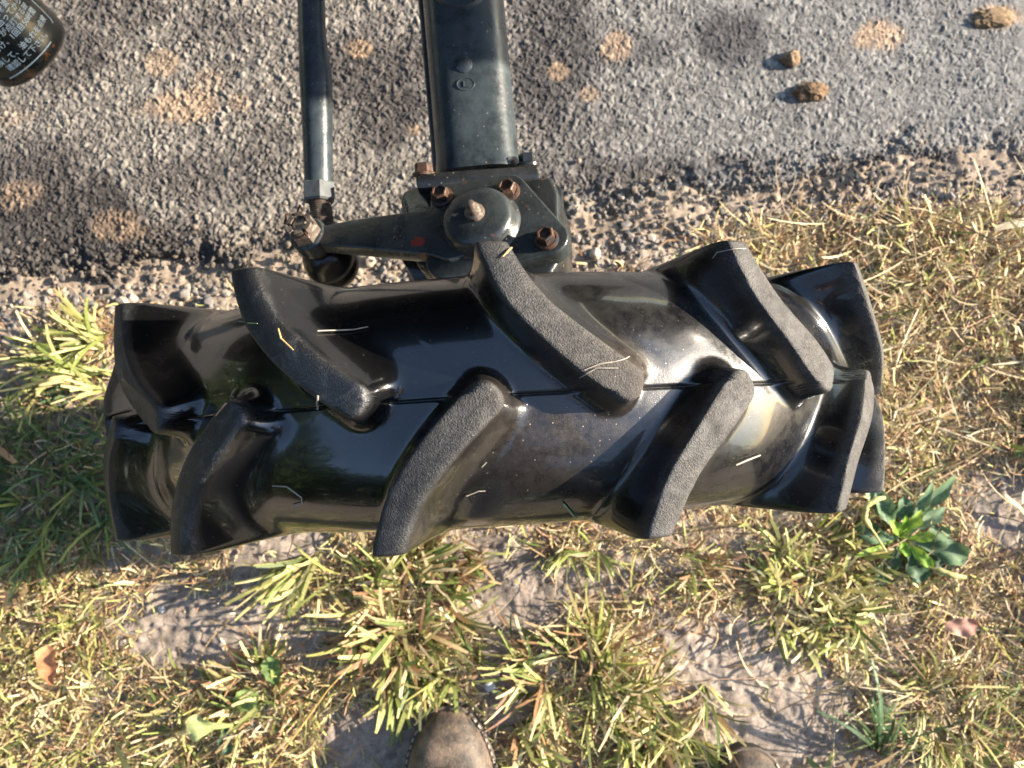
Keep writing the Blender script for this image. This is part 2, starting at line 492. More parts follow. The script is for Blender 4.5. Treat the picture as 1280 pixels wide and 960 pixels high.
s1 = np.array([0.315, 0.258, 0.208]); s2 = np.array([0.180, 0.150, 0.128])
nb_ = (1-sstep(0.61, 0.64, np.abs(X)))*(1-sstep(0.49, 0.52, -Y))
k2 = k2*nb_+0.5*(1-nb_); m2 = m2*nb_+0.5*(1-nb_)
t = fbm(X, Y, 0.07, 31)[..., None]
tone = s1*t*1.25 + s2*(1-t)*1.1
tone = tone*(0.85+0.3*k2[..., None])*(0.82+0.36*m2[..., None])
tl = sstep(-0.10, 0.02, Y-edge_y(X))[..., None]*0.5
tone = tone*(1-tl) + tl*np.array([0.31, 0.235, 0.165])
soil = raw_mesh('soil', np.stack([X, Y, Z], -1).reshape(-1, 3), grid_quads(len(sx), len(sy)), M_SOIL, colors=tone.reshape(-1, 3))
tag(soil, kind='structure')

# ---------------------------------------------------------------- the tractor, as far as the photograph shows it
tractor = tag(empty('tractor', (0, 0, ZG)), 'black tractor front axle with glossy lugged tyre, steering arm and tie rod', 'tractor')
TO = Vector((0, 0, -ZG))                     # part origins are given in the world, the empty stands on the ground
def part(o):
    o.parent = tractor
    o.location = TO
    return o

# tyre ---------------------------------------------------------------
NL = 13
PITCH = 2*math.pi/NL
PHF, PHN, AF, AN = 0.0079, -0.2073, 0.2372, 0.2013
VO = 0.0690                                   # half width at the lug ends
RC, R0, HA = 0.2470, 0.186, 0.0665            # crown radius, radius and half width of the fattest part
def curve_m(f, k):
    fc = np.clip(f, 0, 1)
    return np.where(f < 0, 1-k*f, (1-fc)**k)
def lug_field(th, v, side):
    """0..1 height of the lugs of one side over the carcass, and which lug it is"""
    ph, a, k = (PHF, AF, 1.5) if side > 0 else (PHN, AN, 1.4)
    s = v*side
    f = s/VO
    c = ph + a*curve_m(f, k)
    w = (th-c)/PITCH
    idx = np.round(w)
    u = (w-idx)*PITCH*R
    slope = np.where(f < 0, k, k*np.clip(1-f, 0.0, 1)**(k-1))*a*R/VO
    cosa = 1/np.sqrt(1+slope**2)
    wp = 0.0072 + 0.0015*sstep(0.8, 0.1, f)            # half width across the lug
    qx = np.abs(u)*cosa - wp
    s_e = -0.0012                                       # the rounded inner end, square to the lug
    beta = math.atan(k*a*R/VO)
    xe = (th-ph-idx*PITCH-a*(1-k*s_e/VO))*R
    qy = xe*math.sin(beta) - (s-s_e)*math.cos(beta) - 0.0030
    rr = 0.0080
    q = np.sqrt(np.maximum(qx+rr, 0)**2 + np.maximum(qy+rr, 0)**2) + np.minimum(np.maximum(qx, qy)+rr, 0) - rr
    lead = u < 0
    L = np.where(lead, 0.0145, 0.0270)*(0.85+0.25*np.clip(f, 0, 1))
    L = L + (0.0110-L)*sstep(-0.006, 0.006, qy-qx)
    t = np.clip(q/L, 0, 1)
    wall = (1-t)**np.where(lead, 4.2, 3.8)
    ee = np.where(lead, 0.035, 0.07); er = np.where(lead, 0.0008, 0.0022)
    edge = np.where(q < 0, 1-ee*np.exp(q/er), (1-ee)*wall)
    low = 0.84 + 0.16*sstep(-0.1, 0.35, f)              # the inner end sits a little lower
    return edge*low, q, idx.astype(int) % NL, f

# columns cluster at the lug edges
base_u = []
for off, a in ((PHF+AF, 0), (PHN+AN, 0)):
    for sgn in (-1, 1):
        base_u.append((off + sgn*0.0125/R) % PITCH)
dens_x = np.linspace(0, PITCH, 4001)
dens = np.full(dens_x.shape, 1.0)
for b in base_u:
    dd = np.abs((dens_x-b+PITCH/2) % PITCH - PITCH/2)
    dens += 2.0*np.exp(-(dd/(0.0045/R))**2)
cum = np.concatenate([[0], np.cumsum((dens[1:]+dens[:-1])/2)]); cum /= cum[-1]
NC = 124
colu = np.interp(np.arange(NC)/NC, cum, dens_x)
thc = (np.arange(NL)[:, None]*PITCH + colu[None, :]).ravel()
# rows from bead to bead
half = np.concatenate([[0, 0.0004, 0.0009, 0.0020], np.linspace(0.0034, 0.056, 46), np.linspace(0.057, 0.0655, 14)])
tv = np.arcsin(np.clip(half/HA, 0, 1)**(2.5/2))         # superellipse parameter of those widths
tv = np.concatenate([tv, np.linspace(tv[-1]+0.05, 2.35, 24)])
def prof(t):
    n = 2/2.5
    st, ct = np.sin(t), np.cos(t)
    v = HA*np.sign(st)*np.abs(st)**n
    b = np.where(ct > 0, RC-R0, 0.040)
    r = R0 + b*np.sign(ct)*np.abs(ct)**np.where(ct > 0, n, 1.0)
    v = np.where(ct < 0, v - np.sign(v)*0.010*ct**2, v)
    return v, r
tt = np.concatenate([-tv[:0:-1], tv])
vv, rr_ = prof(tt)
TH = thc[:, None] + np.zeros((1, len(tt)))
V0 = np.zeros_like(TH) + vv[None, :]
R1 = np.zeros_like(TH) + rr_[None, :]
T0 = np.zeros_like(TH) + tt[None, :]
fabs = np.clip(np.abs(V0)/VO, 0, 1)
shear = np.where(V0 > 0, AF*(1-curve_m(fabs, 1.5)), AN*(1-curve_m(fabs, 1.4)))
TH = TH - shear
hf, qf, idf, ff = lug_field(TH, V0, 1)
hn, qn, idn, fn = lug_field(TH, V0, -1)
# lug ends: full height to the shoulder, then an end wall running down the side
endw = 1-sstep(1.16, 1.66, np.abs(T0))
far = (hf*sstep(-0.016, -0.011, V0)) ; near = (hn*sstep(-0.016, -0.011, -V0))
H = np.maximum(far, near)
Rtop = R - 0.0085*(np.abs(V0)/VO)**2.2
lift = np.maximum(Rtop-R1, 0)
edge_soft = 0.0
Rr = R1 + lift*H*endw
Vv = V0 + np.sign(V0)*0.0078*H*sstep(0.55, 0.97, np.abs(V0)/VO)*endw
groove = np.clip(1-np.abs(V0)/0.0009, 0, 1)*(1-sstep(0.15, 0.6, H))
Rr = Rr - 0.0016*groove
Rr = Rr + 0.0006*(V0 > 0.0003)*(1-sstep(0.004, 0.022, V0))*(1-sstep(0.1, 0.5, H))
# slow unevenness so that reflections wander
Rr = Rr + 0.0008*(fbm(TH*R+3, V0+1, 0.035, 15, 2)-0.5)
VX = np.stack([Rr*np.sin(TH), Vv, Rr*np.cos(TH)], -1).reshape(-1, 3)
nt, nc = len(tt), len(thc)
ii = (np.arange(nc)[:, None]*nt + np.arange(nt-1)[None, :])
jj = (((np.arange(nc)+1) % nc)[:, None]*nt + np.arange(nt-1)[None, :])
Q = np.stack([ii, ii+1, jj+1, jj], -1).reshape(-1, 4)
# dust lies on the lug tops, mud round two of the lugs
qq = np.where(far > near, qf, qn)
top = sstep(0.0014, -0.0002, qq)*sstep(1.45, 1.2, np.abs(T0))*(H > 0.4)
wear = fbm(TH*R, V0+2, 0.018, 40, 3)
xg = np.sin(TH)
sideb = np.where(V0 > 0, sstep(-0.15, 0.02, xg), sstep(-0.38, 0.12, xg))
inner = sstep(1.0, 0.35, np.abs(V0)/VO)
dust = top*(0.45+0.55*sstep(0.3, 0.6, wear))*np.clip(0.10 + 0.90*sideb*(0.45+0.55*inner) + 0.35*sstep(0.1, 0.3, xg), 0, 1)
flank = sstep(0.12, 0.4, H)*(1-top)*sstep(-0.25, 0.1, xg)*(0.10+0.35*sstep(0.35, 0.65, wear))*sstep(0.22, 0.05, xg)
dust = np.maximum(dust, flank*np.where(V0 < 0, 1.0, 0.5))
def blob(px, py, rr):
    o, d = ray(px, py)
    c = o + d*0.405
    P = VX.reshape(nc, nt, 3)
    dist = np.sqrt(((P-np.array(c))**2).sum(-1))
    return np.clip(1.15-dist/rr, 0, 1)
mud = np.maximum.reduce([blob(815, 465, 0.034), 0.55*blob(700, 540, 0.060), 0.5*blob(620, 495, 0.022), 0.35*blob(930, 640, 0.035), 0.40*blob(870, 420, 0.030)])
mud = sstep(0.0, 0.75, mud)*0.9
film_d = 0.85*sstep(-0.12, 0.10, xg)*(0.35+0.65*sstep(0.35, 0.62, fbm(TH*R+5, V0+3, 0.05, 60, 4)))*(1-0.65*sstep(0.25, 0.5, H))
fc = Q
fH = H.ravel()[Q].mean(1); fT = np.abs(T0.ravel()[Q]).mean(1)
ffar = far.ravel()[Q].mean(1) >= near.ravel()[Q].mean(1)
fid = np.where(ffar, idf.ravel()[Q[:, 0]], idn.ravel()[Q[:, 0]]+NL)
is_lug = (fH > 0.30) & (fT < 1.45)
# vertex normals of the whole skin, so the lugs blend into the carcass
P = VX
fnorm = np.cross(P[Q[:, 2]]-P[Q[:, 0]], P[Q[:, 3]]-P[Q[:, 1]])
vn = np.zeros_like(P)
for k in range(4): np.add.at(vn, Q[:, k], fnorm)
vn /= np.linalg.norm(vn, axis=1, keepdims=True)+1e-12
outward = np.stack([np.sin(TH), 0*TH, np.cos(TH)], -1).reshape(-1, 3)
if (vn*outward).sum() < 0:
    vn = -vn; Q = Q[:, ::-1].copy()
def sub_mesh(name, sel, parent=None):
    q = Q[sel]
    ids, inv = np.unique(q, return_inverse=True)
    o = raw_mesh(name, P[ids], inv.reshape(-1, 4), M_RUBBER, parent, attrs={'dust': dust.ravel()[ids], 'mud': mud.ravel()[ids], 'moulded': top.ravel()[ids], 'film': film_d.ravel()[ids]})
    o.data.normals_split_custom_set_from_vertices(vn[ids].tolist())
    return o
tyre = part(sub_mesh('tyre', ~is_lug))
for k in range(2*NL):
    sub_mesh('tread_lug', is_lug & (fid == k), tyre)
TYRE_BVH = BVHTree.FromPolygons(P.tolist(), Q.tolist())

# rim (hidden behind the tyre from here, seen from the side)
Yax = Vector((0, 1, 0))
bm = bmesh.new()
lathe(bm, Vector((0, 0, 0)), Yax, [(0.1475, -0.058), (0.160, -0.060), (0.162, -0.054), (0.149, -0.050), (0.146, -0.020), (0.140, 0.0), (0.100, 0.008), (0.055, 0.000), (0.050, -0.010), (0.0, -0.010)], 64, closed=False)
lathe(bm, Vector((0, 0, 0)), Yax, [(0.146, -0.020), (0.146, 0.020), (0.149, 0.050), (0.162, 0.054), (0.160, 0.060), (0.1475, 0.058)], 64, closed=False)
rim = part(finish('rim', bm, M_RIM))
for k in range(5):
    a = 2*math.pi*k/5
    bm = bmesh.new()
    lathe(bm, Vector((math.cos(a)*0.075, -0.004, math.sin(a)*0.075)), Vector((0, -1, 0)), [(0.012, -0.008), (0.012, 0.0), (0.009, 0.001), (0.009, 0.010), (0.0, 0.012)], 6)
    finish('wheel_bolt', bm, M_BOLT, rim, 20)

# steering knuckle ------------------------------------------------------
KN = Vector((-0.26, 0.40, 1.0)).normalized()           # the king pin leans inboard and back
KC = at(601, 281, 0.076)
KU, KV, KN = frame(KN)
def kp(px, py, h=0.0):
    return ray_plane(px, py, KC+KN*h, KN)
def kcircles(lst, h=0.0):
    pts = []
    for px, py, r in lst:
        c = kp(px, py, h)-KC
        for i in range(20):
            a = 2*math.pi*i/20
            pts.append((round(c.dot(KU)+math.cos(a)*r, 6), round(c.dot(KV)+math.sin(a)*r, 6)))
    return [KC+KN*h+KU*x+KV*y for x, y in hull2(pts)]

# bevel gear case under the cap
bm = bmesh.new()
prism(bm, [kp(*p, -0.011) for p in [(499, 250), (503, 238), (530, 228), (690, 219), (698, 240), (700, 322), (688, 343), (640, 356), (545, 350), (520, 330)]], -KN*0.050, 0.0035, 3)
lathe(bm, KC-KN*0.055, -KN, [(0.029, 0), (0.030, 0.02), (0.028, 0.06), (0.024, 0.075)], 36)
hub_c = Vector((0.0, 0.105, 0.0))
lathe(bm, hub_c, Vector((0, -1, 0)), [(0.040, -0.035), (0.052, -0.02), (0.052, 0.03), (0.045, 0.04), (0.045, 0.10)], 36)
case = part(finish('gear_case', bm, M_CASE, None, 30))
# flange at the end of the axle
bm = bmesh.new()
fl = [at(*p, 0.052) for p in [(521, 236), (519, 219), (551, 214), (672, 206), (675, 226)]]
prism(bm, fl, Vector((0, 0, -0.070)), 0.002, 2)
finish('axle_flange', bm, M_CASE, case, 30)
# lit rib on the inner right side
bm = bmesh.new()
prism(bm, [at(*p, 0.045) for p in [(690, 224), (704, 236), (708, 300), (700, 344), (690, 344)]], Vector((0, 0, -0.05)), 0.002, 2)
finish('side_rib', bm, M_CASE, case, 30)
# lower lug under the arm, showing between arm and tyre
bm = bmesh.new()
prism(bm, [at(*p, 0.030) for p in [(500, 322), (575, 322), (590, 352), (520, 356)]], Vector((0, 0, -0.03)), 0.002, 2)
tube(bm, [at(508, 330, 0.02), at(575, 346, 0.02)], 0.004, 12)
finish('lower_bracket', bm, M_CASE, case, 30)

def hexbolt(px, py, h0, parent, r=0.0062, up=KN, mat=None, base=None, tall=0.0085, seg=6):
    bm = bmesh.new()
    c = base if base is not None else kp(px, py, h0)
    lathe(bm, c, up, [(r*1.28, -0.0004), (r*1.28, 0.0014), (r*1.05, 0.0022)], 24)
    a = random.random()
    lathe(bm, c, up, [(r, 0.0014), (r, tall-0.0010), (r*0.88, tall), (r*0.70, tall), (r*0.62, tall-0.0016), (0, tall-0.0020)], seg, hint=Vector((math.cos(a), math.sin(a), 0.1)))
    return finish('bolt', bm, mat or M_BOLT, parent, 25)

# cap with the bosses for its bolts
bm = bmesh.new()
prism(bm, kcircles([(556, 243, 0.0105), (636, 235, 0.0115), (686, 297, 0.0130), (612, 290, 0.030), (560, 322, 0.016)]), -KN*0.014, 0.0028, 3)
cap = part(finish('kingpin_cap', bm, M_DOME, None, 32))
bm = bmesh.new()
lathe(bm, KC, KN, [(0.0320, -0.003), (0.0280, -0.0005), (0.0252, 0.0030), (0.0241, 0.0080), (0.0228, 0.0105), (0.0202, 0.0120), (0.012, 0.0134), (0.0, 0.0138)], 48)
finish('dome', bm, M_DOME, cap, 40)
bm = bmesh.new()
lathe(bm, KC+KN*0.0130, KN, [(0.0068, 0), (0.0066, 0.003), (0.0050, 0.0042), (0.0046, 0.0075), (0.0030, 0.0095), (0.0026, 0.0125), (0.0, 0.0137)], 20)
finish('grease_nipple', bm, M_STEEL, cap, 30)
for px, py in ((553, 247), (636, 240), (684, 300)):
    hexbolt(px, py, 0.0003, cap)
# nuts at the axle flange, lying along the axle
for px, py, zz, m in ((530, 219, 0.042, M_BOLT), (660, 207, 0.044, M_CASE)):
    hexbolt(0, 0, 0, case, 0.0065, Vector((0, 1, 0.15)).normalized(), m, at(px, py, zz))

# steering arm
bm = bmesh.new()
arm_pts = [(575, 252), (555, 258), (490, 267), (440, 274), (404, 281), (392, 290), (400, 306), (440, 309), (500, 315), (540, 319), (560, 326), (580, 320)]
prism(bm, [kp(*p, 0.003) for p in arm_pts], -KN*0.012, 0.0016, 3)
AE = kp(383, 291, 0.004)
lathe(bm, AE, -KN, [(0.0118, 0.0), (0.0135, 0.0015), (0.0138, 0.013), (0.012, 0.0150)], 32)
arm = part(finish('steering_arm', bm, M_DOME, None, 32))
# cast ring mark and a dab of red paint on the arm
bm = bmesh.new()
c = kp(498, 290, 0.0030)
for dx, dy, rr in ((0, 0.001, 0.0034), (-0.0022, -0.0045, 0.0014), (0.0024, -0.0045, 0.0014)):
    cc = c+KU*dx+KV*dy
    tube(bm, [cc+(KU*math.cos(i*math.pi/9)+KV*math.sin(i*math.pi/9))*rr for i in range(19)], 0.00045, 6)
finish('cast_mark', bm, M_CASE, arm)
bm = bmesh.new()
c = kp(523, 302, 0.0032)
ring = []
for i in range(26):
    a = 2*math.pi*i/26
    r = 0.0042*(0.75+0.55*random.random())
    ring.append(bm.verts.new(c+KU*math.cos(a)*r*1.1+KV*math.sin(a)*r))
ctr = bm.verts.new(c+KN*0.0002)
for i in range(26): bm.faces.new((ring[i], ring[(i+1) % 26], ctr))
finish('paint_mark', bm, mat_simple('red_paint', (0.20, 0.022, 0.016), 0.5, 0.2, 300), arm)
# castle nut and split pin
bm = bmesh.new()
lathe(bm, AE, KN, [(0.0112, -0.001), (0.0112, 0.006), (0.0100, 0.0072), (0.0098, 0.0082)], 6)
for k in range(6):
    a0 = 2*math.pi*k/6+0.16; a1 = 2*math.pi*(k+1)/6-0.16
    pts = [AE+KN*0.0078+(KU*math.cos(a)+KV*math.sin(a))*r for r, aa in ((0.0096, (a0, (a0+a1)/2, a1)), (0.0060, (a1, (a0+a1)/2, a0))) for a in aa]
    prism(bm, pts, KN*0.0048)
lathe(bm, AE, KN, [(0.0056, 0.004), (0.0056, 0.0105), (0.0045, 0.0115), (0, 0.0112)], 16)
finish('castle_nut', bm, M_STEEL, arm, 25)
bm = bmesh.new()
o = AE+KN*0.0102
tube(bm, [o+KU*0.006-KV*0.011, o+KU*0.002-KV*0.004, o-KU*0.001+KV*0.006, o-KU*0.002+KV*0.012, o+KN*0.003+KU*0.001+KV*0.014, o+KN*0.002+KU*0.003+KV*0.010], 0.0010, 8)
tube(bm, [o-KU*0.003+KV*0.009, o-KU*0.009+KV*0.009+KN*0.003, o-KU*0.012+KV*0.004-KN*0.001], 0.0010, 8)
finish('split_pin', bm, M_BOLT, arm)

# tie rod ----------------------------------------------------------------
HB = AE-KN*0.040
bm = bmesh.new()
ZT = HB.z+0.008
rod_px = [(388, -60, 17), (390, 40, 17.5), (392, 66, 18.5), (394, 88, 20.5), (395.5, 112, 20.5), (396.5, 150, 19.5), (397.5, 190, 18.5), (398.5, 232, 18)]
def rod_c(px, py): return at(px, py, ZT)
sc_ = (CAM_POS.z-ZT)/F_PX
a = rod_c(388, -60); b = rod_c(390, 40)
pts = [a+(a-b).normalized()*0.45] + [rod_c(p[0], p[1]) for p in rod_px]
tube(bm, pts, [17*sc_]+[p[2]*sc_ for p in rod_px], 28)
tie = part(finish('tie_rod', bm, M_PAINT, None, 40))
d_ = (pts[-1]-pts[-2]).normalized()
bm = bmesh.new()
lathe(bm, rod_c(398.5, 229), d_, [(0.0118, 0), (0.0126, 0.001), (0.0126, 0.0125), (0.0110, 0.0140)], 6, hint=Vector((0.25, 0, 1)))
finish('lock_nut', bm, M_NUT, tie, 20)
bm = bmesh.new()
s0 = rod_c(399, 250); nth = 26
pr = []
Lth = (HB-s0).length
d2_ = (HB-s0).normalized()
for k in range(nth):
    z = Lth*0.78*k/nth
    pr += [(0.0075, z), (0.0084, z+Lth*0.78/nth*0.5)]
lathe(bm, s0, d2_, pr, 24)
finish('threaded_shank', bm, M_STEEL, tie, 60)
bm = bmesh.new()
lathe(bm, AE-KN*0.014, -KN, [(0.0100, 0.0), (0.0104, 0.003), (0.0092, 0.007)], 28)
finish('rusty_collar', bm, M_BOLT, tie)
bm = bmesh.new()
lathe(bm, AE-KN*0.0195, -KN, [(0.0088, 0.0), (0.0135, 0.0030), (0.0172, 0.0085), (0.0192, 0.0150), (0.0196, 0.0185), (0.0185, 0.0200), (0.0185, 0.0225), (0.0192, 0.0235), (0.0188, 0.030), (0.0150, 0.036), (0.0, 0.040)], 40)
finish('joint_boot', bm, M_BOOTRUB, tie, 50)

# axle beam ---------------------------------------------------------------
bm = bmesh.new()
ZA = 0.018
sa = (CAM_POS.z-ZA)/F_PX
p0 = at(598.5, 216, ZA); p1 = at(579, 0, ZA)
da = (p1-p0).normalized()
ra = 52*sa
# rounded square section, with a lip down the left side
def axle_ring(p, s=1.0):
    u = Vector((0, 0, 1)).cross(da).normalized(); w = da.cross(u)
    out = []
    for i in range(40):
        t_ = 2*math.pi*i/40
        cx, sx_ = math.cos(t_), math.sin(t_)
        n_ = 2/2.9
        out.append(p+(u*math.copysign(abs(cx)**n_, cx)+w*math.copysign(abs(sx_)**n_, sx_))*ra*s)
    return out
rings = []
for k, (l, s) in enumerate(((-0.004, 1.04), (0.003, 1.03), (0.010, 1.0), (0.06, 0.995), (0.12, 0.99), (0.6, 0.99))):
    rings.append([bm.verts.new(q) for q in axle_ring(p0+da*l, s)])
for A, B in zip(rings, rings[1:]):
    for i in range(40): bm.faces.new((A[i], A[(i+1) % 40], B[(i+1) % 40], B[i]))
bm.faces.new(rings[0]); bm.faces.new(rings[-1][::-1])
axle = part(finish('axle_beam', bm, M_PAINT, None, 40))
bm = bmesh.new()
u_ = Vector((0, 0, 1)).cross(da).normalized()
lside = u_ if u_.x < 0 else -u_
q = p0 + lside*(ra*0.985) - Vector((0, 0, 0.006))
tube(bm, [q+da*0.002, q+da*0.58], 0.0042, 12)
finish('casting_lip', bm, M_PAINT, axle)
bm = bmesh.new()
c = at(582, 105, ZA+ra*1.0)
tube(bm, [c+Vector((math.cos(i*math.pi/10)*0.0062, math.sin(i*math.pi/10)*0.0045, -0.0002)) for i in range(21)], 0.0004, 6)
tube(bm, [c+Vector((-0.0014, 0.0022, 0)), c+Vector((-0.0014, -0.0018, 0)), c+Vector((0.002, -0.0018, 0))], 0.0006, 6)
lathe(bm, at(580, 82, ZA+ra-0.002), Vector((0, 0, 1)), [(0.0065, 0), (0.006, 0.0022), (0.004, 0.0032), (0, 0.0036)], 20)
finish('cast_mark', bm, M_PAINT, axle)
bm = bmesh.new()
lathe(bm, at(575, -20, ZA+ra-0.003), Vector((0, 0, 1)), [(0.021, 0), (0.0205, 0.004), (0.019, 0.006), (0.012, 0.006), (0.011, 0.009), (0, 0.010)], 32)
finish('filler_boss', bm, M_PAINT, axle)

# oil filter with its printed notice ---------------------------------------
FA = Vector((0.40, -0.46, -0.80)).normalized()           # axis, towards the closed end
FC = at(30, 60, -0.10)
FR = 0.0405
bm = bmesh.new()
lathe(bm, FC, FA, [(FR, -0.12), (FR, -0.004), (FR*0.985, 0.003), (FR*0.93, 0.0085), (FR*0.80, 0.0125), (FR*0.5, 0.0145), (0, 0.015)], 56)
def mat_filter():
    N = Nodes('filter_can')
    edge = N.ramp(N.noise(40, 5, 0.7), 0.52, 0.68)
    c = N.mix(edge, (0.005, 0.008, 0.009), (0.050, 0.040, 0.030))
    rm = N.ramp(N.noise(55, 6, 0.75), 0.60, 0.66)
    c = N.mix(N.math('MULTIPLY', rm, 0.8), c, (0.26, 0.085, 0.02))
    N.set(color=c, rough=N.ramp(edge, 0, 1, 0.25, 0.6), normal=N.bump(N.noise(300, 4), 0.15, 0.001))
    return N.m
filt = part(finish('oil_filter', bm, mat_filter(), None, 40))
M_PRINT = mat_simple('white_print', (0.50, 0.60, 0.62), 0.5, 0.05, 300, 0.2)
tocam = (CAM_POS-FC); tocam = (tocam-FA*tocam.dot(FA)).normalized()
fr = (-FA).cross(tocam)                                   # reading direction: up is -FA, facing outwards
fr = -fr if fr.x < 0 else fr
def wrap(xarc, up, lift=0.0003):
    a = xarc/FR
    return FC + (tocam*math.cos(a)+fr*math.sin(a))*(FR+lift) - FA*up
bm = bmesh.new()
cu_rows = [('オイルシールに油を塗り', 0.0420, 0.0062, 0.026), ('パッキンが当ってから', 0.0355, 0.0062, 0.030), ('ランプが点灯する時', 0.0290, 0.0060, 0.031), ('回転締付け、1回目50時間', 0.0226, 0.0062, 0.033), ('交換して、油もれを点検', 0.0125, 0.0062, 0.035), ('確認して下さい。', 0.0055, 0.0062, 0.026)]
for txt, up, size, right in cu_rows:
    cd = bpy.data.curves.new('print', 'FONT')
    cd.body = txt; cd.size = size; cd.align_x = 'RIGHT'; cd.resolution_u = 2; cd.offset = 0.00006
    to = bpy.data.objects.new('print', cd)
    COL.objects.link(to)
    bpy.context.view_layer.update()
    me = bpy.data.meshes.new_from_object(to.evaluated_get(bpy.context.evaluated_depsgraph_get()))
    tb = bmesh.new(); tb.from_mesh(me)
    vs = [bm.verts.new(wrap(v.co.x+right, v.co.y+up)) for v in tb.verts]
    tb.verts.index_update()
    for f in tb.faces:
        try: bm.faces.new([vs[v.index] for v in f.verts])
        except ValueError: pass
    tb.free(); bpy.data.meshes.remove(me); bpy.data.objects.remove(to); bpy.data.curves.remove(cd)
def strip(pts, w):
    prev = None
    for i, (x, y) in enumerate(pts):
        a = pts[max(i-1, 0)]; b = pts[min(i+1, len(pts)-1)]
        dx, dy = b[0]-a[0], b[1]-a[1]; l = math.hypot(dx, dy)
        nx, ny = -dy/l*w, dx/l*w
        cur = (bm.verts.new(wrap(x+nx, y+ny)), bm.verts.new(wrap(x-nx, y-ny)))
        if prev: bm.faces.new((prev[0], cur[0], cur[1], prev[1]))
        prev = cur
strip([(0.040, 0.055), (0.040, 0.030), (0.040, 0.014), (0.0395, 0.009), (0.0375, 0.006)], 0.0005)
strip([(-0.03+0.002*i, 0.0005) for i in range(26)], 0.0005)
me_p = finish('printed_notice', bm, M_PRINT, filt)

# hood and front frame of the tractor, above and behind the axle (out of the frame, they shade and mirror)
bm = bmesh.new()
box(bm, (-1.1, 0.346, 0.31), (0.90, 0.70, 0.72), 0.03)
hood = part(finish('hood', bm, M_BODY, None, 40))
bm = bmesh.new()
box(bm, (0.88, 0.34, 0.36), (0.915, 0.64, 0.66), 0.01)
finish('grille', bm, M_BOOTRUB, hood)
bm = bmesh.new()
box(bm, (-1.0, 0.42, 0.085), (0.22, 0.56, 0.30), 0.01)
part(finish('front_frame', bm, M_BODY, None, 40))

# ---------------------------------------------------------------- grass and litter
def hexc(r, g, b):
    f = lambda v: ((v/255+0.055)/1.055)**2.4 if v > 10 else v/255/12.92
    return np.array([f(r), f(g), f(b)])
STRAW = np.array([[0.52, 0.38, 0.20], [0.40, 0.28, 0.15], [0.60, 0.47, 0.28], [0.30, 0.19, 0.11], [0.66, 0.55, 0.36]])
GREEN = np.array([[0.19, 0.235, 0.060], [0.26, 0.30, 0.080], [0.12, 0.165, 0.045], [0.33, 0.35, 0.12], [0.38, 0.38, 0.15]])
DEEP = np.array([[0.075, 0.14, 0.060], [0.10, 0.17, 0.075], [0.14, 0.20, 0.085]])
YELLOW = np.array([[0.54, 0.48, 0.18], [0.62, 0.53, 0.24], [0.46, 0.44, 0.14], [0.68, 0.58, 0.31]])
BROWN = np.array([[0.36, 0.20, 0.10], [0.45, 0.26, 0.13], [0.27, 0.15, 0.09]])

def pick(pal, n):
    c = pal[rng.integers(0, len(pal), n)]
    return c*(0.62+0.55*rng.random((n, 1)))

def blades(name, base, az, L, w, lean, bend, curl, colA, colB, mat, parent=None, seg=4, roll=None):
    n = len(az)
    if roll is None: roll = rng.normal(0, 0.45, n)
    lev = seg+1
    V = np.zeros((n, lev, 2, 3)); C = np.zeros((n, lev, 2, 3))
    p = base.copy()
    wprof = np.interp(np.linspace(0, 1, lev), [0, 0.25, 0.7, 0.92, 1.0], [0.65, 1.0, 0.97, 0.85, 0.6])
    for j in range(lev):
        s = j/seg
        al = lean + bend*s
        a = az + curl*s
        hd = np.stack([np.cos(a), np.sin(a), 0*a], -1)
        sd = np.stack([-np.sin(a), np.cos(a), 0*a], -1)
        up = np.stack([-np.cos(a)*np.cos(al), -np.sin(a)*np.cos(al), np.sin(al)], -1)
        if j > 0:
            p = p + (hd*np.sin(al)[:, None] + np.array([0, 0, 1.])*np.cos(al)[:, None])*(L/seg)[:, None]
        fl_ = soil_z(p[:, 0], p[:, 1]) + 0.0015
        p[:, 2] = np.maximum(p[:, 2], fl_)
        sv = (sd*np.cos(roll)[:, None] + up*np.sin(roll)[:, None])*(w*wprof[j]/2)[:, None]
        V[:, j, 0] = p+sv; V[:, j, 1] = p-sv
        C[:, j, 0] = C[:, j, 1] = colA*(1-s)+colB*s
    i0 = (np.arange(n)*lev*2)[:, None] + (np.arange(seg)*2)[None, :]
    Q = np.stack([i0, i0+1, i0+3, i0+2], -1).reshape(-1, 4)
    return raw_mesh(name, V.reshape(-1, 3), Q, mat, parent, colors=C.reshape(-1, 3))

def zone_points(zones, per_px):
    """scatter points over soft elliptic patches given by the pixel they lie at"""
    out = []
    for cx, cy, rx, ry, w in zones:
        n = int(per_px*w*rx*ry*math.pi)
        a = rng.random(n)*2*math.pi; r = np.sqrt(rng.random(n))*(0.75+0.5*rng.random(n))
        c = gp(cx, cy); e = gp(cx+100, cy); k = (e-c).length/100
        out.append(np.stack([c.x+np.cos(a)*r*rx*k, c.y+np.sin(a)*r*ry*k], -1))
    P = np.concatenate(out)
    z = soil_z(P[:, 0], P[:, 1])
    return np.concatenate([P, z[:, None]], 1)

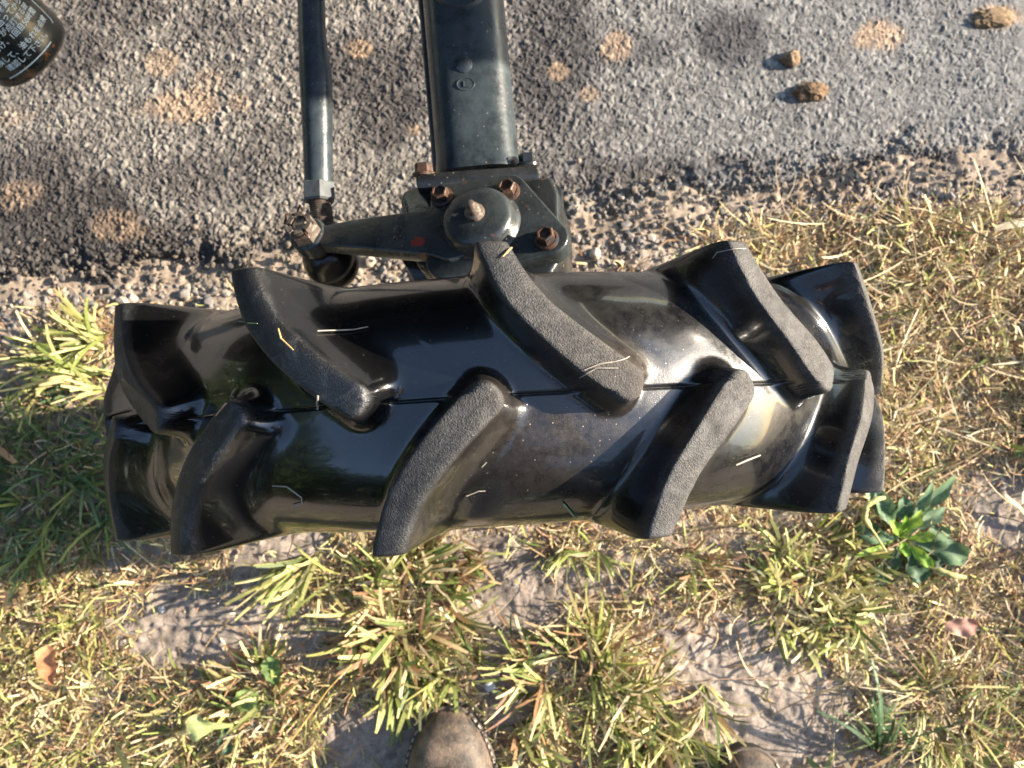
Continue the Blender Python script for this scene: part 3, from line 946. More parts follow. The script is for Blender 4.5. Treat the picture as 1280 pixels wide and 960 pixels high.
BARE = [(250, 785, 110, 65, 1), (330, 700, 70, 40, 1), (635, 740, 70, 75, 1), (630, 860, 45, 70, 1), (960, 880, 160, 90, 1), (890, 810, 90, 60, 1), (1090, 930, 80, 80, .9), (1250, 630, 45, 55, 1), (460, 925, 75, 55, 1), (600, 690, 50, 35, 1), (740, 720, 120, 30, .95), (900, 690, 80, 30, .8), (30, 450, 50, 45, .9), (180, 700, 70, 22, .7), (130, 860, 35, 35, .6), (395, 800, 45, 40, .9), (1110, 800, 50, 45, .8), (1200, 560, 55, 45, .5), (1210, 770, 45, 35, .5), (150, 760, 40, 30, .5), (80, 520, 50, 40, .5), (960, 790, 40, 30, .8), (1180, 930, 40, 30, .5)]
def thin(P, lst, keep=0.15):
    b = spots(P[:, 0], P[:, 1], [(q[0], q[1], q[2]*1.18, q[3]*1.18, q[4]) for q in lst])
    off = P[:, 1] > edge_y(P[:, 0]) - 0.010 - 0.035*rng.random(len(P))
    ok = (rng.random(len(P)) > b*(1-keep)) & ~off
    return P[ok]

# short dry litter lying on the soil
Z_TH = [(1200, 420, 170, 180, 1.0), (1130, 300, 220, 55, .9), (930, 285, 90, 30, .8), (1210, 640, 140, 120, .9), (1200, 860, 150, 130, 1.0), (240, 715, 110, 50, 1.2), (70, 830, 170, 170, 1.0), (340, 900, 150, 90, 1.2), (560, 940, 100, 40, .5), (980, 720, 170, 100, .9), (780, 850, 190, 110, .9), (700, 690, 120, 40, .8), (470, 780, 160, 120, .8), (70, 580, 110, 120, .4), (90, 415, 130, 40, .6), (620, 780, 620, 200, .10), (660, 480, 600, 200, .12)]
P = thin(zone_points(Z_TH, 0.074), BARE, 0.02)
n = len(P)
ca = pick(np.concatenate([STRAW, STRAW, BROWN, YELLOW]), n)
blades('dry_thatch', P, rng.random(n)*6.283, 0.006+0.026*rng.random(n)**2, 0.0007+0.0017*rng.random(n)**1.8, 0.75+0.75*rng.random(n), rng.normal(0.25, 0.4, n), rng.normal(0, 0.9, n), ca, ca*(0.9+0.3*rng.random((n, 1))), M_THATCH, seg=3)
tag(bpy.data.objects['dry_thatch'], 'dry tan grass clippings and thatch strewn over the soil', 'dry grass', kind='stuff')

# thin long dead stems among the litter
Z_ST = [(1180, 330, 200, 80, 1), (1200, 480, 160, 160, .8), (1200, 850, 150, 130, 1), (980, 300, 120, 40, 1), (70, 600, 110, 110, .5), (900, 720, 250, 60, .6), (900, 880, 200, 80, .35), (300, 880, 150, 80, .3)]
P = thin(zone_points(Z_ST, 0.0050), BARE, 0.5)
n = len(P)
ca = pick(np.concatenate([STRAW, STRAW*0.7]), n)
blades('dead_stems', P, rng.normal(0.2, 1.0, n)+math.pi*rng.integers(0, 2, n), 0.03+0.07*rng.random(n), 0.0008+0.0011*rng.random(n), 1.1+0.4*rng.random(n), rng.normal(0.3, 0.3, n), rng.normal(0, 0.7, n), ca, ca, M_THATCH, seg=5)
tag(bpy.data.objects['dead_stems'], 'thin dead grass stems tangled over the verge', 'dry grass', kind='stuff')

# living turf between the tufts
Z_GR = [(60, 770, 120, 90, 1.0), (90, 880, 180, 120, .75), (60, 590, 110, 110, 1.1), (300, 900, 120, 80, .8), (1190, 380, 150, 130, .28), (1150, 560, 110, 60, .45), (1020, 740, 120, 100, .6), (1200, 880, 140, 110, .35), (780, 870, 190, 100, .35), (480, 780, 150, 100, .5), (750, 700, 180, 30, .35), (1250, 350, 80, 60, .3)]
P = thin(zone_points(Z_GR, 0.0100), BARE, 0.05)
n = len(P)
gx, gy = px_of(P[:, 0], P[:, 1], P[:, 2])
shade = (gx < 200) & (gy < 690)  # where the tyre's shadow is put into the blade colour as deeper greens
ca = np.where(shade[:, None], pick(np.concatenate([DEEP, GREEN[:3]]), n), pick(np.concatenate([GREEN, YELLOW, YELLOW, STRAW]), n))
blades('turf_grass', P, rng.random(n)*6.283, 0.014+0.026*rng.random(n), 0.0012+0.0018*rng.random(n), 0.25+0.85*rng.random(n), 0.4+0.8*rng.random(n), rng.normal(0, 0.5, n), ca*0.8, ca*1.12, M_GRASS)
tag(bpy.data.objects['turf_grass'], 'short yellow green turf growing over the verge', 'grass', kind='stuff')

# the verge beyond the frame goes on the same way
n = 16000
ang = rng.random(n)*6.283; rad = 0.45+1.5*rng.random(n)**1.5
P = np.stack([np.cos(ang)*rad, np.sin(ang)*rad], -1)
gx, gy = px_of(P[:, 0], P[:, 1], ZG)
ok = ((gx < -15) | (gx > 1295) | (gy > 975)) & (P[:, 1] < edge_y(P[:, 0])-0.04)
P = P[ok]; n = len(P)
P = np.concatenate([P, soil_z(P[:, 0], P[:, 1])[:, None]], 1)
ca = pick(np.concatenate([GREEN, GREEN, YELLOW, STRAW]), n)
blades('verge_grass', P, rng.random(n)*6.283, 0.03+0.04*rng.random(n), 0.004+0.006*rng.random(n), 0.3+0.8*rng.random(n), 0.4+0.8*rng.random(n), rng.normal(0, 0.5, n), ca*0.8, ca, M_GRASS, seg=3)
tag(bpy.data.objects['verge_grass'], 'yellow green grass of the verge further out', 'grass', kind='stuff')

# the dark wood behind the photographer and to the left, seen only mirrored in the rubber
n = 26000
u = rng.random(n)
along = rng.uniform(-11, 11, n)
dep = rng.uniform(0, 3.0, n)
wx = np.where(u < 0.6, along, -5.5-dep); wy = np.where(u < 0.6, -5.0-dep, along*0.5-2.5)
topz = 4.2+1.6*fbm(along+30*(u < 0.6), dep*0+1, 2.2, 51, 3)
wz = ZG + topz*rng.random(n)**0.8
c0 = np.stack([wx, wy, wz], -1)
d1_ = rng.normal(0, 1, (n, 3)); d1_ /= np.linalg.norm(d1_, axis=1, keepdims=True)
d2_n = np.cross(d1_, rng.normal(0, 1, (n, 3))); d2_n /= np.linalg.norm(d2_n, axis=1, keepdims=True)
sz = (0.10+0.16*rng.random(n))[:, None]
V = np.stack([c0+d1_*sz, c0+d2_n*sz*0.6, c0-d1_*sz, c0-d2_n*sz*0.6], 1).reshape(-1, 3)
cw = np.repeat(np.array([[0.045, 0.075, 0.022]])*(0.6+0.8*rng.random((n, 1))), 4, 0)
tag(raw_mesh('wood', V, np.arange(n*4).reshape(-1, 4), M_LEAF, colors=cw), 'dark green wood beyond the verge', 'wood', kind='stuff')

# single tufts one can point at
def tuft(px, py, rx, ry, n, L, w, pal, label, dirb=None, spread=3.1416, flat=0.55, tip=1.15):
    c = gp(px, py); k = 1/1193.
    n = int(n*1.3)
    ns = max(4, n//6)
    sa_ = rng.random(ns)*2*math.pi; sr_ = np.sqrt(rng.random(ns))
    sid = rng.integers(0, ns, n)
    X = c.x+(np.cos(sa_)*sr_*rx*k)[sid]+rng.normal(0, 0.0022, n); Y = c.y+(np.sin(sa_)*sr_*ry*k)[sid]+rng.normal(0, 0.0022, n)
    P = np.stack([X, Y, soil_z(X, Y)], -1)
    head = sa_ + rng.normal(0, 1.0, ns)
    az = head[sid] + rng.normal(0, 0.55, n) if dirb is None else dirb + (head-sa_)[sid]*spread*0.7 + rng.normal(0, 0.4, n)
    ln = (L*(0.45+0.75*rng.random(n)))
    ca = pick(pal, n)
    o = blades('grass_tuft', P, az, ln, w*(0.40+0.62*rng.random(n)), flat*(0.2+1.5*rng.random(n)), 0.4+1.0*rng.random(n), rng.normal(0, 0.35, n), ca*0.72, np.minimum(ca*tip, 0.85), M_GRASS, seg=5)
    return tag(o, label, 'grass tuft', 'grass tufts on the verge')

MIXG = np.concatenate([GREEN, GREEN, YELLOW, YELLOW, STRAW, BROWN])
tuft(505, 765, 70, 62, 210, 0.056, 0.0046, MIXG, 'broad leaved grass tuft below the middle of the tyre, largest of all')
tuft(390, 712, 40, 26, 40, 0.068, 0.0046, np.concatenate([GREEN, YELLOW]), 'grass tuft with long arching blades under the tyre left of the largest tuft', dirb=-2.1, spread=0.6)
tuft(550, 700, 40, 35, 70, 0.045, 0.0038, np.concatenate([BROWN, STRAW, GREEN]), 'rusty dry topped grass tuft tucked under the tyre edge', dirb=-0.6, spread=1.3)
tuft(520, 845, 45, 35, 70, 0.055, 0.0046, np.concatenate([YELLOW, GREEN]), 'yellow grass tuft just above the boot toe', dirb=-1.6, spread=0.9)
tuft(712, 840, 66, 56, 210, 0.056, 0.0036, MIXG, 'dense green and brown grass tuft to the right of the boot')
tuft(830, 890, 66, 62, 200, 0.060, 0.0036, np.concatenate([YELLOW, GREEN, YELLOW, STRAW]), 'pale yellow grass tuft right of the dense green one', dirb=-1.4, spread=1.2)
tuft(1020, 735, 85, 75, 220, 0.045, 0.0040, np.concatenate([GREEN, YELLOW, YELLOW]), 'bright yellow green grass tuft left of the broad leaved weed')
tuft(850, 705, 45, 25, 60, 0.040, 0.0028, np.concatenate([BROWN, STRAW, GREEN]), 'small reddish grass tuft below the right half of the tyre')
tuft(735, 690, 35, 14, 26, 0.045, 0.0032, np.concatenate([STRAW, GREEN]), 'thin straggly grass tuft at the tyre edge between two lugs', dirb=-1.7, spread=0.9)
tuft(105, 455, 62, 40, 95, 0.060, 0.0044, np.concatenate([YELLOW, YELLOW, GREEN]), 'sunlit pale yellow grass tuft beside the left end of the tyre', dirb=2.8, spread=0.8)
tuft(75, 610, 80, 75, 120, 0.060, 0.0032, np.concatenate([DEEP, GREEN[:3]]), 'shaded green grass tuft left of the tyre')  # tyre shade also painted into these blades by the darker greens
tuft(320, 865, 55, 40, 90, 0.038, 0.0040, MIXG, 'short mixed grass tuft beside the pale round leaf')
tuft(1180, 890, 60, 60, 130, 0.062, 0.0026, np.concatenate([GREEN, STRAW, YELLOW]), 'fine stemmed grass tuft at the lower right')
tuft(1110, 940, 25, 16, 22, 0.085, 0.0042, DEEP, 'few long deep green blades at the bottom edge of the verge', dirb=1.8, spread=0.6)
tuft(660, 930, 45, 35, 60, 0.050, 0.0040, MIXG, 'grass tuft touching the right side of the boot', dirb=-1.2, spread=1.2)

# broad leaved weed ---------------------------------------------------------
WC0 = gp(1122, 672)
weed = tag(empty('weed', (WC0.x, WC0.y, soil_z(np.array([WC0.x]), np.array([WC0.y]))[0])), 'broad leaved weed with blue green leaves and a bright lime heart', 'weed')
def leaf_mesh(name, az, L, w, lean, bend, col, col2, parent, off=0.0, wave=0.12, z0=0.004, shape=None):
    nl, nw = 14, 6
    V = []; C = []
    p = np.array([math.cos(az)*off, math.sin(az)*off, z0])
    for i in range(nl+1):
        s = i/nl
        al = lean+bend*s
        if i: p = p + np.array([math.cos(az)*math.sin(al), math.sin(az)*math.sin(al), math.cos(al)])*(L/nl)
        p[2] = max(p[2], 0.003)
        wd = w*np.interp(s, [0, 0.2, 0.45, 0.65, 0.85, 0.96, 1], shape or [0.16, 0.30, 0.85, 1.0, 0.72, 0.32, 0.03])*(1+0.10*math.sin(s*23+az*5))
        sd = np.array([-math.sin(az), math.cos(az), 0])
        for j in range(nw+1):
            q = j/nw*2-1
            z = 0.20*wd*abs(q)**1.4 + wave*wd*math.sin(s*13+q*2+az)*abs(q)
            V.append(p+sd*wd*q/2+np.array([0, 0, z]))
            f = 0.75+0.35*(1-abs(q)) if abs(q) < 0.2 else 0.85+0.3*random.random()*0.5
            C.append((col*(1-s)+col2*s)*f)
    Q = grid_quads(nl+1, nw+1)
    return raw_mesh(name, np.array(V), Q, M_LEAF, parent, colors=np.array(C))
BLUEG = np.array([0.066, 0.130, 0.062]); BLUEG2 = np.array([0.135, 0.215, 0.105]); PALEG = np.array([0.22, 0.31, 0.17]); LIME = np.array([0.17, 0.32, 0.030]); LIME2 = np.array([0.30, 0.42, 0.07])
LANCE = [0.10, 0.22, 0.70, 1.0, 0.85, 0.40, 0.03]
SPOON = [0.12, 0.16, 0.45, 0.95, 1.0, 0.62, 0.05]
for az, L, w, ln, bd, a, b, sh in [(-0.28, .074, .032, 1.1, .45, BLUEG, BLUEG2, SPOON), (-0.52, .072, .026, 1.25, .3, BLUEG, BLUEG, SPOON), (-1.30, .056, .027, 1.0, .8, BLUEG, BLUEG, SPOON), (-1.72, .046, .016, 1.2, .5, BLUEG2, BLUEG, LANCE), (-2.30, .058, .020, 1.25, .4, BLUEG, BLUEG2, LANCE), (3.05, .050, .016, 1.1, .5, BLUEG2, BLUEG, LANCE), (2.62, .060, .024, 1.15, .4, BLUEG, BLUEG, SPOON), (2.22, .074, .022, 1.2, .4, BLUEG2, PALEG, LANCE), (1.95, .060, .020, 1.0, .6, BLUEG, BLUEG2, LANCE), (1.35, .050, .022, 1.0, .7, BLUEG, BLUEG, SPOON), (0.98, .092, .017, 1.25, .3, BLUEG, BLUEG2, LANCE), (0.85, .080, .013, 1.1, .5, BLUEG2, BLUEG2, LANCE), (0.42, .064, .018, 1.05, .5, PALEG, PALEG*1.3, LANCE), (0.05, .058, .021, 1.2, .4, BLUEG, BLUEG2, SPOON), (-0.95, .060, .018, 1.2, .5, BLUEG2, BLUEG, LANCE), (1.05, .046, .013, .45, .8, LIME, LIME2, LANCE), (-0.75, .044, .013, .6, .8, LIME2, LIME, LANCE), (2.35, .044, .011, .5, .7, LIME, LIME2, LANCE), (-1.55, .030, .012, .5, .6, LIME, LIME, LANCE), (0.30, .036, .013, .5, .9, LIME, LIME2, LANCE), (3.55, .066, .008, .95, .6, LIME, LIME2, LANCE), (1.75, .040, .010, .4, .7, LIME, LIME, LANCE)]:
    leaf_mesh('leaf', az+random.uniform(-.2, .2), L*random.uniform(.78, 1.05), w*random.uniform(.75, .98), ln*1.08, bd*0.8, a*random.uniform(.8, 1.2), b*random.uniform(.85, 1.15), weed, wave=0.22, z0=0.004+0.006*random.random(), shape=sh)
M_SEED = mat_simple('seed_head', (0.42, 0.36, 0.13), 0.8, 0.8, 900, 0.35)
for pts in ([(1108, 690), (1092, 665), (1080, 648), (1083, 632), (1096, 624), (1106, 622)], [(1150, 705), (1172, 713), (1190, 719), (1207, 722)]):
    bm = bmesh.new()
    wp = [at(px, py, ZG+0.022+0.016*math.sin(i/(len(pts)-1)*2.4))-Vector(weed.location) for i, (px, py) in enumerate(pts)]
    fine_ = []
    for a, b in zip(wp, wp[1:]):
        for t_ in (0, .25, .5, .75): fine_.append(a.lerp(b, t_))
    fine_.append(wp[-1])
    m = len(fine_)
    tube(bm, fine_, [0.0012 if i < m*0.25 else (0.0030+0.0007*(i % 2))*(1-0.5*(i/m)**3) for i in range(m)], 10)
    finish('seed_head', bm, M_SEED, weed, 60)

# loose leaves ----------------------------------------------------------------
def loose_leaf(name, px, py, az, L, w, c1, c2, label, cat='leaf', z=0.012, lean=1.35, bend=0.3, shape=None):
    g = gp(px, py)
    root = leaf_mesh(name, az, L, w, lean, bend, np.array(c1), np.array(c2), None, z0=z, shape=shape)
    root.location = (g.x, g.y, ZG)
    return tag(root, label, cat)
OV = [0.25, 0.6, 0.95, 1.0, 0.8, 0.45, 0.05]
loose_leaf('fallen_leaf', 82, 846, 1.62, 0.040, 0.021, (0.46, 0.18, 0.08), (0.56, 0.28, 0.14), 'orange dead leaf lying in the grass at the lower left', shape=OV, z=0.028)
loose_leaf('fallen_leaf', 1166, 776, -0.05, 0.032, 0.020, (0.58, 0.34, 0.25), (0.36, 0.18, 0.14), 'pinkish brown dead leaf lying below the broad leaved weed', shape=OV, z=0.024)
loose_leaf('plantain_leaf', 300, 897, 3.1, 0.046, 0.025, (0.42, 0.48, 0.16), (0.52, 0.56, 0.24), 'pale lime spoon shaped leaf among grass at the lower left', shape=[0.16, 0.2, 0.32, 0.85, 1.0, 0.8, 0.2], z=0.022)
loose_leaf('plantain_leaf', 350, 850, 1.7, 0.030, 0.020, (0.10, 0.17, 0.05), (0.17, 0.26, 0.08), 'dark green oval leaf half hidden left of the largest tuft', shape=OV, z=0.016)
loose_leaf('plantain_leaf', 295, 880, 0.5, 0.032, 0.022, (0.16, 0.24, 0.07), (0.24, 0.32, 0.10), 'mid green oval leaf right above the pale lime leaf', shape=OV, z=0.014)
loose_leaf('plantain_leaf', 286, 905, -1.5, 0.026, 0.015, (0.06, 0.13, 0.07), (0.08, 0.16, 0.09), 'small blue green leaf just below the pale lime leaf', shape=OV, z=0.012)

# straws ------------------------------------------------------------------------
def on_tyre(px, py, lift=0.0012):
    o, d = ray(px, py)
    hit, nrm, _i, _d = TYRE_BVH.ray_cast(o, d)
    if hit is None: return None
    return hit + Vector(nrm)*(lift if Vector(nrm).dot(d) < 0 else -lift)
def straw(pxs, r, col, label, where='tyre', z=0.01, group=None):
    pts = []
    for a, b in zip(pxs, pxs[1:]):
        for k in range(4): pts.append((a[0]+(b[0]-a[0])*k/4, a[1]+(b[1]-a[1])*k/4))
    pts.append(pxs[-1])
    if where == 'tyre': W = [on_tyre(*p) for p in pts]
    else: W = [at(px, py, ZG+z+0.006*math.sin(3.14*i/len(pts))) for i, (px, py) in enumerate(pts)]
    W = [w for w in W if w is not None]
    c0 = W[0].copy()
    bm = bmesh.new()
    m = len(W)
    tube(bm, [w-c0 for w in W], [r*0.5*(1.0-0.45*abs(i/(m-1)-0.4)) for i in range(m)], 6)
    o = finish('straw', bm, straw_mat(col), None, 60, loc=c0)
    return tag(o, label, 'straw', group)
_sm = {}
def straw_mat(col):
    if col not in _sm: _sm[col] = mat_simple('straw', col, 0.65, 0.3, 500, 0.25)
    return _sm[col]
PALE, GOLD, TAN, GRN = (0.34, 0.30, 0.24), (0.42, 0.29, 0.12), (0.32, 0.20, 0.12), (0.22, 0.32, 0.17)
straw([(396, 416), (425, 415), (442, 414), (461, 410)], 0.0007, PALE, 'thin white straw lying across the dark hollow of the tyre')
straw([(342, 606), (360, 607), (378, 620), (379, 628), (365, 632)], 0.0007, PALE, 'hooked pale straw on the lower left of the tyre')
straw([(349, 412), (353, 424), (368, 438)], 0.0010, GOLD, 'short golden straw on the leftmost long lug')
straw([(300, 404), (324, 405)], 0.0005, GRN, 'tiny greenish straw at the edge of the leftmost long lug')
straw([(297, 485), (288, 500), (272, 520)], 0.0010, TAN, 'brown bent straw at the top of the lower left lug')
straw([(399, 494), (398, 512)], 0.0012, PALE, 'stubby straw standing on the end of the leftmost long lug')
straw([(652, 292), (641, 308), (628, 322)], 0.0011, GOLD, 'yellow straw across the top of the middle lug')
straw([(704, 628), (712, 637), (720, 646)], 0.0010, GRN, 'green grass clipping near the lower edge of the tyre')
straw([(918, 580), (932, 574), (948, 568)], 0.0012, PALE, 'pale chip of straw between the two lower right lugs')
straw([(582, 618), (598, 612), (607, 612)], 0.0006, PALE, 'faint short straw right of the lower middle lug')
straw([(601, 582), (607, 576)], 0.0007, PALE, 'tiny white sliver on the tyre right of the lower middle lug')
straw([(730, 462), (748, 455), (768, 452), (785, 448)], 0.0006, PALE, 'wispy dry fibre on the end of the middle lug')
straw([(726, 470), (745, 460), (772, 460)], 0.0005, PALE, 'second wispy fibre just below the first on the middle lug')
straw([(893, 322), (898, 315), (912, 312), (930, 312)], 0.0006, PALE, 'pale fibre along the top end of the right upper lug')
straw([(335, 962), (372, 915), (410, 862), (441, 829)], 0.0016, (0.60, 0.38, 0.12), 'long golden straw leaning over the grass left of the boot', 'ground', 0.035)
straw([(384, 857), (412, 857)], 0.0014, GOLD, 'short pale straw crossing the long golden one', 'ground', 0.04)
straw([(92, 22), (115, 46), (146, 76)], 0.0005, PALE, 'hair thin pale straw on the asphalt near the oil filter', 'ground', 0.012)
straw([(852, 36), (846, 90), (836, 140)], 0.0004, PALE, 'faint pale thread on the asphalt right of the axle', 'ground', 0.012)

# stones ---------------------------------------------------------------------------
def ico(sub):
    b = bmesh.new(); bmesh.ops.create_icosphere(b, subdivisions=sub, radius=1.0)
    v = np.array([x.co[:] for x in b.verts]); f = np.array([[y.index for y in x.verts] for x in b.faces]); b.free()
    return v, f
IV, IF = ico(2)
def rock_verts(r, seed, rough=0.28):
    rs = np.random.default_rng(seed)
    k = rs.normal(0, 1, (7, 3)); k /= np.linalg.norm(k, axis=1, keepdims=True)
    d = 0.42+0.5*rs.random(7)
    m = 1.0/np.maximum((IV @ k.T)/d, 0.0001).max(1)
    s = np.minimum(1.0, m)
    return IV*s[:, None]*r*np.array([1, 0.8+0.3*rs.random(), 0.65+0.2*rs.random()])*(1+rough*0.15*rs.normal(0, 1, (len(IV), 1)))
# gravel crumbs along the broken edge, far too many to count
VV, FF, CC = [], [], []
n = 4600
xs = rng.uniform(-0.62, 0.62, n)
ys = edge_y(xs) + rng.normal(-0.018, 0.026, n)
ys[3200:] = rng.uniform(-0.48, 0.1, 1400)
zs = soil_z(xs, ys)
PAL = np.array([[0.19, 0.17, 0.155], [0.14, 0.13, 0.122], [0.25, 0.21, 0.17], [0.30, 0.24, 0.18], [0.09, 0.088, 0.09]])
for i in range(n):
    r = 0.0014+0.0030*random.random()**2.2 if i < 3200 else 0.0009+0.0020*random.random()**3
    v = rock_verts(r, i % 40)
    a = random.random()*6.28
    rot = np.array([[math.cos(a), -math.sin(a), 0], [math.sin(a), math.cos(a), 0], [0, 0, 1]])
    z = zs[i] + r*0.35 + (0.008 if ys[i] > edge_y(xs[i])+0.005 else 0)
    VV.append(v @ rot.T + np.array([xs[i], ys[i], z])); FF.append(IF+i*len(IV))
    CC.append(np.repeat((PAL[rng.integers(0, 5)]*(0.8+0.5*random.random())*(0.55 if ys[i] > edge_y(xs[i])-0.004 and i < 3200 else 1.0))[None], len(IV), 0))
g = raw_mesh('gravel', np.concatenate(VV), np.concatenate(FF), M_STONE, colors=np.concatenate(CC), faces_n=3, smooth=False)
tag(g, 'loose grey and tan gravel along the broken asphalt edge', 'gravel', kind='stuff')

def stone(px, py, r, col, label, group=None, cat='stone', seed=1, flat=1.0, name='stone', z=None):
    c = gp(px, py)
    V = rock_verts(r, seed)*np.array([1, 1, flat])
    o = raw_mesh(name, V, IF, M_STONE, colors=np.repeat(np.array(col)[None], len(IV), 0), faces_n=3)
    o.data.set_sharp_from_angle(angle=math.radians(28))
    zz = soil_z(np.array([c.x]), np.array([c.y]))[0] if z is None else z
    o.location = (c.x, c.y, zz+r*0.35*flat)
    return tag(o, label, cat, group)
stone(612, 856, 0.0075, (0.52, 0.54, 0.58), 'small white pebble on bare soil above the boot', seed=3)
stone(153, 380, 0.0085, (0.40, 0.33, 0.26), 'pale angular stone above the left end of the tyre', seed=5)
stone(200, 762, 0.0055, (0.60, 0.58, 0.55), 'small pale pebble in the dry clippings at the left', seed=8)
edge_st = [(92, 376), (108, 395), (165, 372), (205, 388), (232, 368), (262, 378), (448, 340), (462, 326), (478, 338), (780, 312), (815, 298), (742, 318), (720, 300), (782, 282), (858, 292), (880, 272), (860, 250), (932, 262), (776, 248), (1012, 258), (1092, 262), (1070, 250), (60, 392), (35, 400), (1180, 246), (745, 330), (702, 325), (968, 247)]
for i, (px, py) in enumerate(edge_st):
    stone(px+random.uniform(-3, 3), py, 0.0042+0.0034*random.random(), (PAL[i % 4]*1.25).tolist(), 'loose chip of gravel by the broken asphalt edge', 'loose chips at the asphalt edge', seed=20+i)

# clods of dried mud on the asphalt
def clod(px, py, rx, ry, h, col, label, seed):
    c = gp(px, py)
    b = bmesh.new(); bmesh.ops.create_icosphere(b, subdivisions=5, radius=1.0)
    v = np.array([x.co[:] for x in b.verts]); f = np.array([[y.index for y in x.verts] for x in b.faces]); b.free()
    A = v[:, 0]+0.37*v[:, 2]+seed; B = v[:, 1]-0.41*v[:, 2]+seed*2
    q1 = voro(A, B, 0.42, seed); q2 = voro(A, B, 0.17, seed+3); nz = fbm(A, B, 0.9, seed, 3)
    V = v*(0.62+0.45*nz+0.30*(q1[2]-0.5)*sstep(0, .15, q1[1]-q1[0])+0.14*q2[2]*sstep(0, .3, q2[1]-q2[0]))[:, None]*1.05*np.array([rx, ry, h])*0.86
    tone_ = 0.62*np.array(col)[None]*(0.6+0.7*fbm(v[:, 0]*5, v[:, 1]*5+v[:, 2]*4, 1, seed+9, 2)[:, None])
    o = raw_mesh('mud_clod', V, f, M_SOIL, colors=tone_, faces_n=3)
    o.location = (c.x, c.y, ZG+0.007)
    return tag(o, label, 'mud clod')
clod(1012, 118, 0.022, 0.013, 0.012, (0.30, 0.20, 0.12), 'larger brown crumbly clod on the asphalt casting a shadow', 2)
clod(985, 78, 0.013, 0.010, 0.010, (0.36, 0.25, 0.16), 'smaller tan clod on the asphalt just above the larger one', 5)
clod(1240, 26, 0.026, 0.012, 0.006, (0.36, 0.25, 0.15), 'flat tan clod on the asphalt at the upper right', 8)

# boots -----------------------------------------------------------------------------
def mat_leather():
    N = Nodes('scuffed_leather')
    f = N.ramp(N.noise(38, 6, 0.7), 0.35, 0.68)
    c = N.mix(f, (0.042, 0.033, 0.026), (0.170, 0.122, 0.084))
    c = N.mix(N.ramp(N.noise(24, 4, 0.6, 0.6), 0.56, 0.66), c, (0.045, 0.048, 0.052))
    sp = N.math('MULTIPLY', N.ramp(N.vor(330), 0.16, 0.07), N.ramp(N.vor(330, out='Color'), 0.75, 0.8))
    c = N.mix(sp, c, (0.5, 0.42, 0.32))
    cr = N.vor(110, 'DISTANCE_TO_EDGE')
    h = N.math('ADD', N.noise(260, 5, 0.7), N.math('MULTIPLY', N.ramp(cr, 0.0, 0.10), 0.15))
    N.set(color=c, rough=0.62, normal=N.bump(h, 0.6, 0.0016))
    return N.m
M_LEATHER = mat_leather()
M_SOLE = mat_simple('boot_sole', (0.018, 0.016, 0.015), 0.7, 0.4, 150)
M_WELT = mat_simple('boot_welt', (0.085, 0.066, 0.048), 0.7, 0.4, 260)
feet = gp(740, 1100)
person = tag(empty('person', (feet.x, feet.y, ZG)), 'person at the bottom edge in scuffed tan leather boots, only the boot toes in view', 'person')
PO = Vector(person.location)
